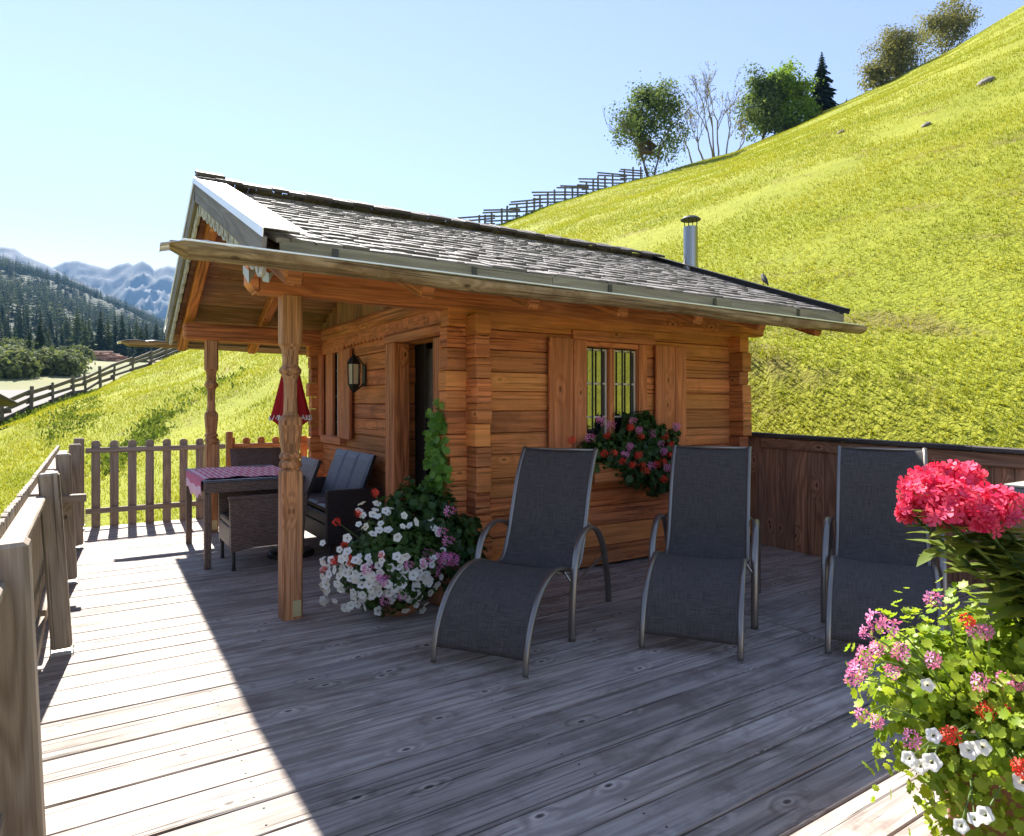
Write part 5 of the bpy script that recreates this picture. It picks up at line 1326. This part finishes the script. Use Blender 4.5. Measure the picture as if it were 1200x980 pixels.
def broadleaf(label, base, h, stems_, crown_c, crown_r, nclump, per, leaf, mat, bark, seed, clump=.55, group=None, gap=.0, name='broadleaf_tree', cat='tree'):
    random.seed(seed); rg = np.random.default_rng(seed); base = Vector(base)
    t = thing(name, label, cat, tuple(base)); mb = MB(); tips = []
    if group: t['group'] = group
    for s_ in range(stems_):
        a = random.uniform(0, 6.28); o = Vector((math.cos(a), math.sin(a), 0)) * (.25 if stems_ > 1 else 0)
        branch(mb, base + o - Vector((0, 0, .3)), Vector((o.x * .9, o.y * .9, 1)), h * .42, .022 * h / math.sqrt(stems_), 4, tips, .6, .12, (2, 3), .68)
    mb.build('trunk', M[bark], t, True)
    C_ = base + Vector(crown_c); P, D = blob_points(nclump, (0, 0, 0), crown_r, seed, .25, .35)
    tp = np.array([list(p - C_) for p, d in tips]); 
    inside = (np.abs(tp / np.array(crown_r)) ** 2).sum(1) < 1.1
    tp = tp[inside]; tp = tp[rg.permutation(len(tp))[:int(nclump * .6)]]
    cl = np.concatenate([P, tp]) if len(tp) else P
    if gap: keep = np.array([mnoise.noise(Vector(p) * (1.6 / max(crown_r)) * 2 + Vector((seed, 0, 0))) > -gap for p in cl]); cl = cl[keep]
    m = len(cl); Q = np.repeat(cl, per, 0) + rg.normal(0, clump, (m * per, 3)) * np.array([1, 1, .75]); n = len(Q)
    nr = Q / np.array(crown_r) + rg.normal(0, .7, (n, 3)) + np.array([0, 0, .4])
    V, Fc = scatter(LEAFQ_V, LEAFQ_F, Q + np.array(C_ - base), rotmats(nr, rg.uniform(0, 6.28, n)), leaf * rg.uniform(.6, 1.4, n))
    link('crown', npmesh('crown', V, Fc, M[mat]), t); return t
def spruce_mesh(seed, h=1.0, wr=.2, whorls=18, per=9, seg=3):
    """unit-height spruce: drooping whorls of toothed boughs"""
    rg = np.random.default_rng(seed); V, Fq = [], []
    for i in range(whorls):
        f = (i + .3) / whorls; z = .08 + .92 * f; L = wr * (1 - f) ** .85 * rg.uniform(.8, 1.15) + .008
        a0 = rg.uniform(0, 6.28)
        for k in range(per):
            a = a0 + 2 * PI * k / per + rg.normal(0, .12); l = L * rg.uniform(.65, 1.2); dr = l * rg.uniform(.25, .55); b = len(V); c, s = math.cos(a), math.sin(a)
            wd = l * .34
            for (x, y, dz) in ((0, 0, .02), (.45 * l, wd * .8, -.35 * dr), (.55 * l, wd * .25, -.42 * dr), (.8 * l, wd * .6, -.8 * dr), (l, 0, -dr), (.8 * l, -wd * .6, -.8 * dr), (.55 * l, -wd * .25, -.42 * dr), (.45 * l, -wd * .8, -.35 * dr), (.5 * l, 0, -.18 * dr)):
                V.append((x * c - y * s, x * s + y * c, z + dz))
            Fq += [(b, b + 1, b + 8), (b + 1, b + 2, b + 8), (b + 2, b + 3, b + 8), (b + 3, b + 4, b + 8), (b + 4, b + 5, b + 8), (b + 5, b + 6, b + 8), (b + 6, b + 7, b + 8), (b + 7, b, b + 8)]
    return np.array(V) * h, np.array(Fq)
def spruce(label, base, h, wr, seed, group=None, mat='spruce', whorls=22, per=11):
    t = thing('conifer', label, 'tree', tuple(base), random.uniform(0, 6), group)
    V, Fc = spruce_mesh(seed, h, wr, whorls, per); link('crown', npmesh('crown', V, Fc, M[mat]), t)
    mb = MB(); mb.tube([(0, 0, -.3), (0, 0, h * .5), (0, 0, h * .97)], [.016 * h, .010 * h, .002 * h], 7); mb.build('trunk', M['bark'], t); return t
def dm(u, v0, v1): d = brow(u); return (v1 - v0) / F * d
b = ground(763, brow(763, .985)); sc_ = brow(763) / F
broadleaf('airy green broadleaf tree on the skyline with a wooden nest box in its fork', b, 102 * sc_, 3, (-.3, 0, 60 * sc_), (42 * sc_, 40 * sc_, 50 * sc_), 125, 85, .21, 'treeA', 'bark', 11, .44, gap=.10)
t = thing('nest_box', 'weathered wooden house-shaped box with a gabled roof hung low in the airy skyline tree', 'nest box', tuple(b + Vector((-.85, -.3, 25 * sc_))), R(-20)); t.scale = (.8, .8, .8)
mb = MB(); mb.bb(-.75, .75, -.5, .5, 0, .1); mb.bb(-.55, -.45, -.4, .4, .1, .85); mb.bb(.45, .55, -.4, .4, .1, .85); mb.bb(-.445, .445, .32, .4, .1, .85); mb.build('box', M['bark'], t)
mb = MB(); mb.beam((-1.05, 0, .62), (.03, 0, 1.28), 1.2, .07); mb.beam((1.05, 0, .62), (.0, 0, 1.30), 1.2, .07); mb.build('roof', M['bark'], t)
# bare tree
random.seed(5); b = ground(838, brow(838, .985)); sc_ = brow(838) / F
t = thing('bare_tree', 'almost leafless thin grey tree with several stems on the skyline', 'tree', tuple(b)); mb = MB(); tips = []
for o, dr, L in (((-.2, 0, 0), (-.1, 0, 1), 44), ((.3, 0, 0), (.12, .1, 1), 46), ((.9, 0, 0), (.25, 0, 1), 36), ((-1.1, 0, 0), (-.45, 0, 1), 34), ((0, .2, 0), (.02, 0, 1), 50), ((1.6, 0, 0), (.4, 0, 1), 26), ((-2.2, 0, -.3), (-.5, -.2, 1), 24)):
    rv = Vector((CA * o[0], -SA * o[0], o[2])); dv = Vector((CA * dr[0], -SA * dr[0], dr[2])); branch(mb, b + rv - Vector((0, 0, .4)), dv, L * sc_, .10, 5, tips, .42, .10, (2, 3), .62, .014)
mb.build('trunk', M['paleBark'], t, True)
rg = np.random.default_rng(3); Q = np.array([list(p) for p, d in tips]); Q = Q[rg.random(len(Q)) < .14]; Q = np.repeat(Q, 2, 0) + rg.normal(0, .25, (len(Q) * 2, 3)); n = len(Q)
V, Fc = scatter(LEAFQ_V, LEAFQ_F, Q - np.array(b), rotmats(rg.normal(0, 1, (n, 3)), rg.uniform(0, 6, n)), rg.uniform(.12, .24, n)); link('crown', npmesh('crown', V, Fc, M['treeC']), t)
b = ground(922, brow(922, .985)); sc_ = brow(922) / F
broadleaf('rounded bright green maple on the skyline left of the dark spruce', ground(920, brow(920, .97)), 76 * sc_, 1, (.2, 0, 34 * sc_), (32 * sc_, 32 * sc_, 40 * sc_), 120, 110, .25, 'treeB', 'bark', 22, .40, gap=.2)
broadleaf('darker green maple on the skyline half behind the rounded bright one', ground(893, brow(893, .99)), 80 * sc_, 1, (0, 0, 40 * sc_), (25 * sc_, 25 * sc_, 38 * sc_), 95, 100, .26, 'treeA', 'bark', 23, .42, gap=.14)
spruce('dark green spruce on the skyline right beside the rounded maples', ground(963, brow(963, .985)), 72 * brow(963) / F, .27, 5, None, 'spruce', 24, 15)
spruce('tiny spruce tip just showing over the hill crest', ground(992, brow(992, 1.02)), 22 * brow(992) / F, .28, 6)
b = ground(1052, brow(1052, .99)); sc_ = brow(1052) / F
broadleaf('olive green rounded bush-like tree at the hill crest, lower of the crest pair', b, 56 * sc_, 3, (.2, 0, 18 * sc_), (35 * sc_, 30 * sc_, 34 * sc_), 100, 80, .19, 'treeC', 'bark', 31, .5)
broadleaf('loose olive tree at the hill crest, topmost tree of the skyline', ground(1105, brow(1105, 1.0)), 60 * sc_, 3, (.0, 0, 28 * sc_), (38 * sc_, 34 * sc_, 32 * sc_), 100, 80, .20, 'treeC', 'bark', 32, .5, gap=.1)
broadleaf('small sparse shrub trailing down the slope at the left of the crest trees', ground(1026, brow(1026, .99)), 30 * sc_, 3, (0, 0, 10 * sc_), (15 * sc_, 14 * sc_, 17 * sc_), 60, 22, .26, 'treeC', 'bark', 33, .4, name='shrub', cat='shrub')
random.seed(9)
# rocks on the hill
def hill_point(u, v):
    lo, hi = 6.0, brow(u)
    for _ in range(60):
        d = lo + (hi - lo) * _ / 60; p = px(u, v, d)
        if gz(p.x, p.y) >= p.z: break
    return Vector((p.x, p.y, gz(p.x, p.y)))
for (u, v, s_, lab) in ((1155, 100, .30, 'grey boulder half sunk in the grass high on the right of the hill'), (985, 158, .15, 'small pale boulder in the grass below the dark spruce'), (1085, 155, .15, 'little brown stone in a bare patch in the middle of the hill')):
    p = hill_point(u, v); me = MB(); mb = MB(); rings = []
    for i in range(7):
        a = -PI / 2 + PI * i / 6; rings.append([(p.x + 1.3 * s_ * math.cos(a) * math.cos(b_) * (1 + .3 * mnoise.noise(Vector((b_, i, s_ * 9)))), p.y + .8 * s_ * math.cos(a) * math.sin(b_), p.z + .05 + .40 * s_ * math.sin(a) * (1 + .4 * mnoise.noise(Vector((b_ * 2, i, 3)))) + .52 * 1.3 * s_ * math.cos(a) * math.cos(b_)) for b_ in [2 * PI * k / 12 for k in range(12)]])
    mb.loft(rings); tag(mb.build('boulder', M['rock']), lab, 'boulder')

# ================================================================== VALLEY
def vg(u, d): return ground(u, d)
# timber yard: pile of felled logs
p = vg(108, 150); t = thing('log_pile', 'heap of reddish brown felled logs on the pale yard in the valley', 'log pile', tuple(p)); mb = MB()
for i in range(120):
    lx = random.gauss(0, 5.2); z = max(0, 2.4 * (1 - (lx / 9) ** 2)) * random.random(); q = p + Vector((CA * lx, -SA * lx, .2 + z)) + Vector((random.uniform(-1, 1), random.uniform(-1, 1), 0)); a = random.gauss(.5, .35); dv = Vector((math.cos(a), -math.sin(a), random.uniform(-.08, .08))) * random.uniform(1.8, 3.2)
    mb.tube([q - dv, q + dv], random.uniform(.12, .26), 6)
mb.build('logs', M['felled'], t, True)
mb = MB(); ring = []
for k in range(28): a = 2 * PI * k / 28; q = vg(100 + 48 * math.cos(a), 152 + 16 * math.sin(a)); ring.append((q.x, q.y, q.z + .25))
for k in range(28): mb.v.append(Vector(ring[k]))
q = vg(100, 152); mb.v.append(Vector((q.x, q.y, q.z + .3)))
for k in range(28): mb.face([k, (k + 1) % 28, 28])
tag(mb.build('gravel_yard', M['gravel']), kind='structure')
# barns at the left edge
def barn(label, p, L, Wd, h, rz, roof, wall):
    t = thing('barn', label, 'barn', tuple(p), rz); mb = MB(); mb.bb(-L / 2, L / 2, -Wd / 2, Wd / 2, -1.5, h, ch=.02); 
    mb.prism([(-Wd / 2, 0), (Wd / 2, 0), (0, Wd * .22)], (-L / 2, 0, h), (0, 1, 0), (0, 0, 1), L); mb.build('wall', M[wall], t)
    for s in (-1, 1):
        mb = MB(); mb.beam((0, s * (Wd / 2 + .7), h - .27), (0, -s * .02, h + Wd * .23), L + 1.2, .12, ch=.02, up=(0, 0, 1)); mb.build('roof', M[roof], t)
    mb = MB(); mb.bb(-.9, .9, -Wd / 2 - .04, -Wd / 2 - .003, -1.0, 1.1); mb.build('door', M['barge'], t); return t
p = px(62, 475, 36); p.z = -1.25; barn('pale roofed barn below the rail fence on the left', p + Vector((0, 0, .1)), 9, 5, 2.2, R(-38), 'roofold', 'oldplank')
p = px(-122, 475, 21); p.z = -.05; barn('small dark brown shed with a projecting eave at the left edge', p, 3.4, 2.8, 1.75, R(-38), 'ridge', 'oldplank')
# bushes by the road
for i, (u, d, h, w_) in enumerate(((4, 78, 3.4, 2.4), (22, 80, 4.0, 2.2), (36, 84, 3.2, 2.0), (60, 88, 4.2, 2.4), (72, 86, 3.4, 2.0), (84, 92, 3.0, 1.8), (10, 92, 3.6, 2.2), (-20, 82, 4.4, 2.6), (92, 118, 3.0, 2.2), (14, 150, 6.5, 3.6), (30, 160, 6, 3.5))):
    random.seed(100 + i); pts = vg(u, d); h *= .68; w_ *= .9; broadleaf('leafy pale green bush in the valley beyond the rail fence', pts, h, 2, (0, 0, h * .5), (w_, w_, h * .55), 60, 26, .55, 'bushfar', 'bark', 100 + i, .5, 'bushes in the valley', name='bush', cat='bush')
# conifers one can tell apart
random.seed(17); protos = [spruce_mesh(40 + k, 1, .17 + .025 * k, 20, 9) for k in range(4)]
pm = [[npmesh('crown', V, Fc, M[m_]) for V, Fc in protos] for m_ in ('spruce', 'larch')]
tm = MB(); tm.tube([(0, 0, -.02), (0, 0, .5), (0, 0, .97)], [.014, .009, .002], 6); tme = tm.mesh('trunk', M['bark'])
def conifer(u, d, h, kind):
    p = vg(u, d); t = thing('conifer', ('dark green conifer at the foot of the wooded valley side', 'paler yellowish conifer at the foot of the wooded valley side')[kind], 'tree', tuple(p), random.uniform(0, 6), ('dark conifers in the valley', 'pale conifers in the valley')[kind])
    wv = h * random.uniform(.85, 1.2)
    for nm, me in (('crown', pm[kind][random.randrange(4)]), ('trunk', tme)):
        o = bpy.data.objects.new(nm, me); scene.collection.objects.link(o); o.parent = t; o.scale = (wv, wv, h)
for u, d, h in ((34, 96, 7.5), (42, 98, 6), (47, 92, 9), (152, 150, 8), (165, 140, 12), (100, 175, 24), (108, 178, 20), (118, 172, 27), (127, 176, 25), (135, 180, 28), (143, 185, 26), (98, 188, 26), (80, 185, 18), (66, 182, 20), (72, 190, 26), (57, 178, 22), (36, 180, 20), (12, 175, 22), (2, 170, 18), (-14, 180, 26), (24, 190, 28), (48, 196, 30), (90, 196, 30), (152, 196, 24), (160, 205, 26), (172, 200, 22), (183, 205, 24), (195, 205, 20)):
    conifer(u, d, h * random.uniform(.8, 1.0) * (.55 if d > 140 else .82), 1 if random.random() < .25 else 0)
for i in range(70):
    u = random.uniform(-40, 230); d = random.uniform(205, 300); conifer(u, d, random.uniform(8.5, 14), 1 if random.random() < .3 else 0)
# the wooded slope further off
def forest(name, n, d0, d1, seed, kinds, label):
    rg = np.random.default_rng(seed); u = rg.uniform(-260, 420, n); d = d0 + (d1 - d0) * rg.random(n) ** .75; r = (u - 600) / F * d; X, Y = CA * r + SA * d, -SA * r + CA * d
    dens = fbm(X, Y, 130, 3, seed); k = dens > (-.9 if kinds == 0 else -.1); X, Y, d = X[k], Y[k], d[k]; Z = terrain(X, Y); n = len(X)
    V0, F0 = spruce_mesh(seed, 1, .20, 7, 6); h = rg.uniform(8, 15, n)
    rm = rotmats(np.tile([[0, 0, 1.]], (n, 1)), rg.uniform(0, 6.28, n)); wv = rg.uniform(.9, 1.4, n)
    V, Fc = scatter(V0, F0, np.stack([X, Y, Z - .5], 1), rm, np.stack([h * wv, h * wv, h], 1))
    return tag(link(name, npmesh(name, V, Fc, M['spruce' if kinds == 0 else 'larch'])), kind='stuff')
forest('forest', 9000, 290, 1150, 91, 0, None); forest('larch_forest', 4200, 250, 1050, 92, 1, None)

# ================================================================== HAZE
def haze():
    lo, hi = (-3200, -1200, -60), (2600, 3400, 840); mb = MB()
    for x in (lo[0], hi[0]):
        for y in (lo[1], hi[1]):
            for z in (lo[2], hi[2]): mb.v.append(Vector((x, y, z)))
    for f_ in ((0, 1, 3, 2), (4, 6, 7, 5), (0, 4, 5, 1), (2, 3, 7, 6), (0, 2, 6, 4), (1, 5, 7, 3)): mb.face(f_)
    m = bpy.data.materials.new('haze_air'); m.use_nodes = True; t = m.node_tree; t.nodes.clear(); o = t.nodes.new('ShaderNodeOutputMaterial'); v = t.nodes.new('ShaderNodeVolumePrincipled')
    v.inputs['Color'].default_value = (.13, .28, .50, 1); v.inputs['Density'].default_value = .0002; v.inputs['Anisotropy'].default_value = .1
    t.links.new(v.outputs[0], o.inputs['Volume']); ob = mb.build('haze', m); tag(ob, kind='stuff')
haze()
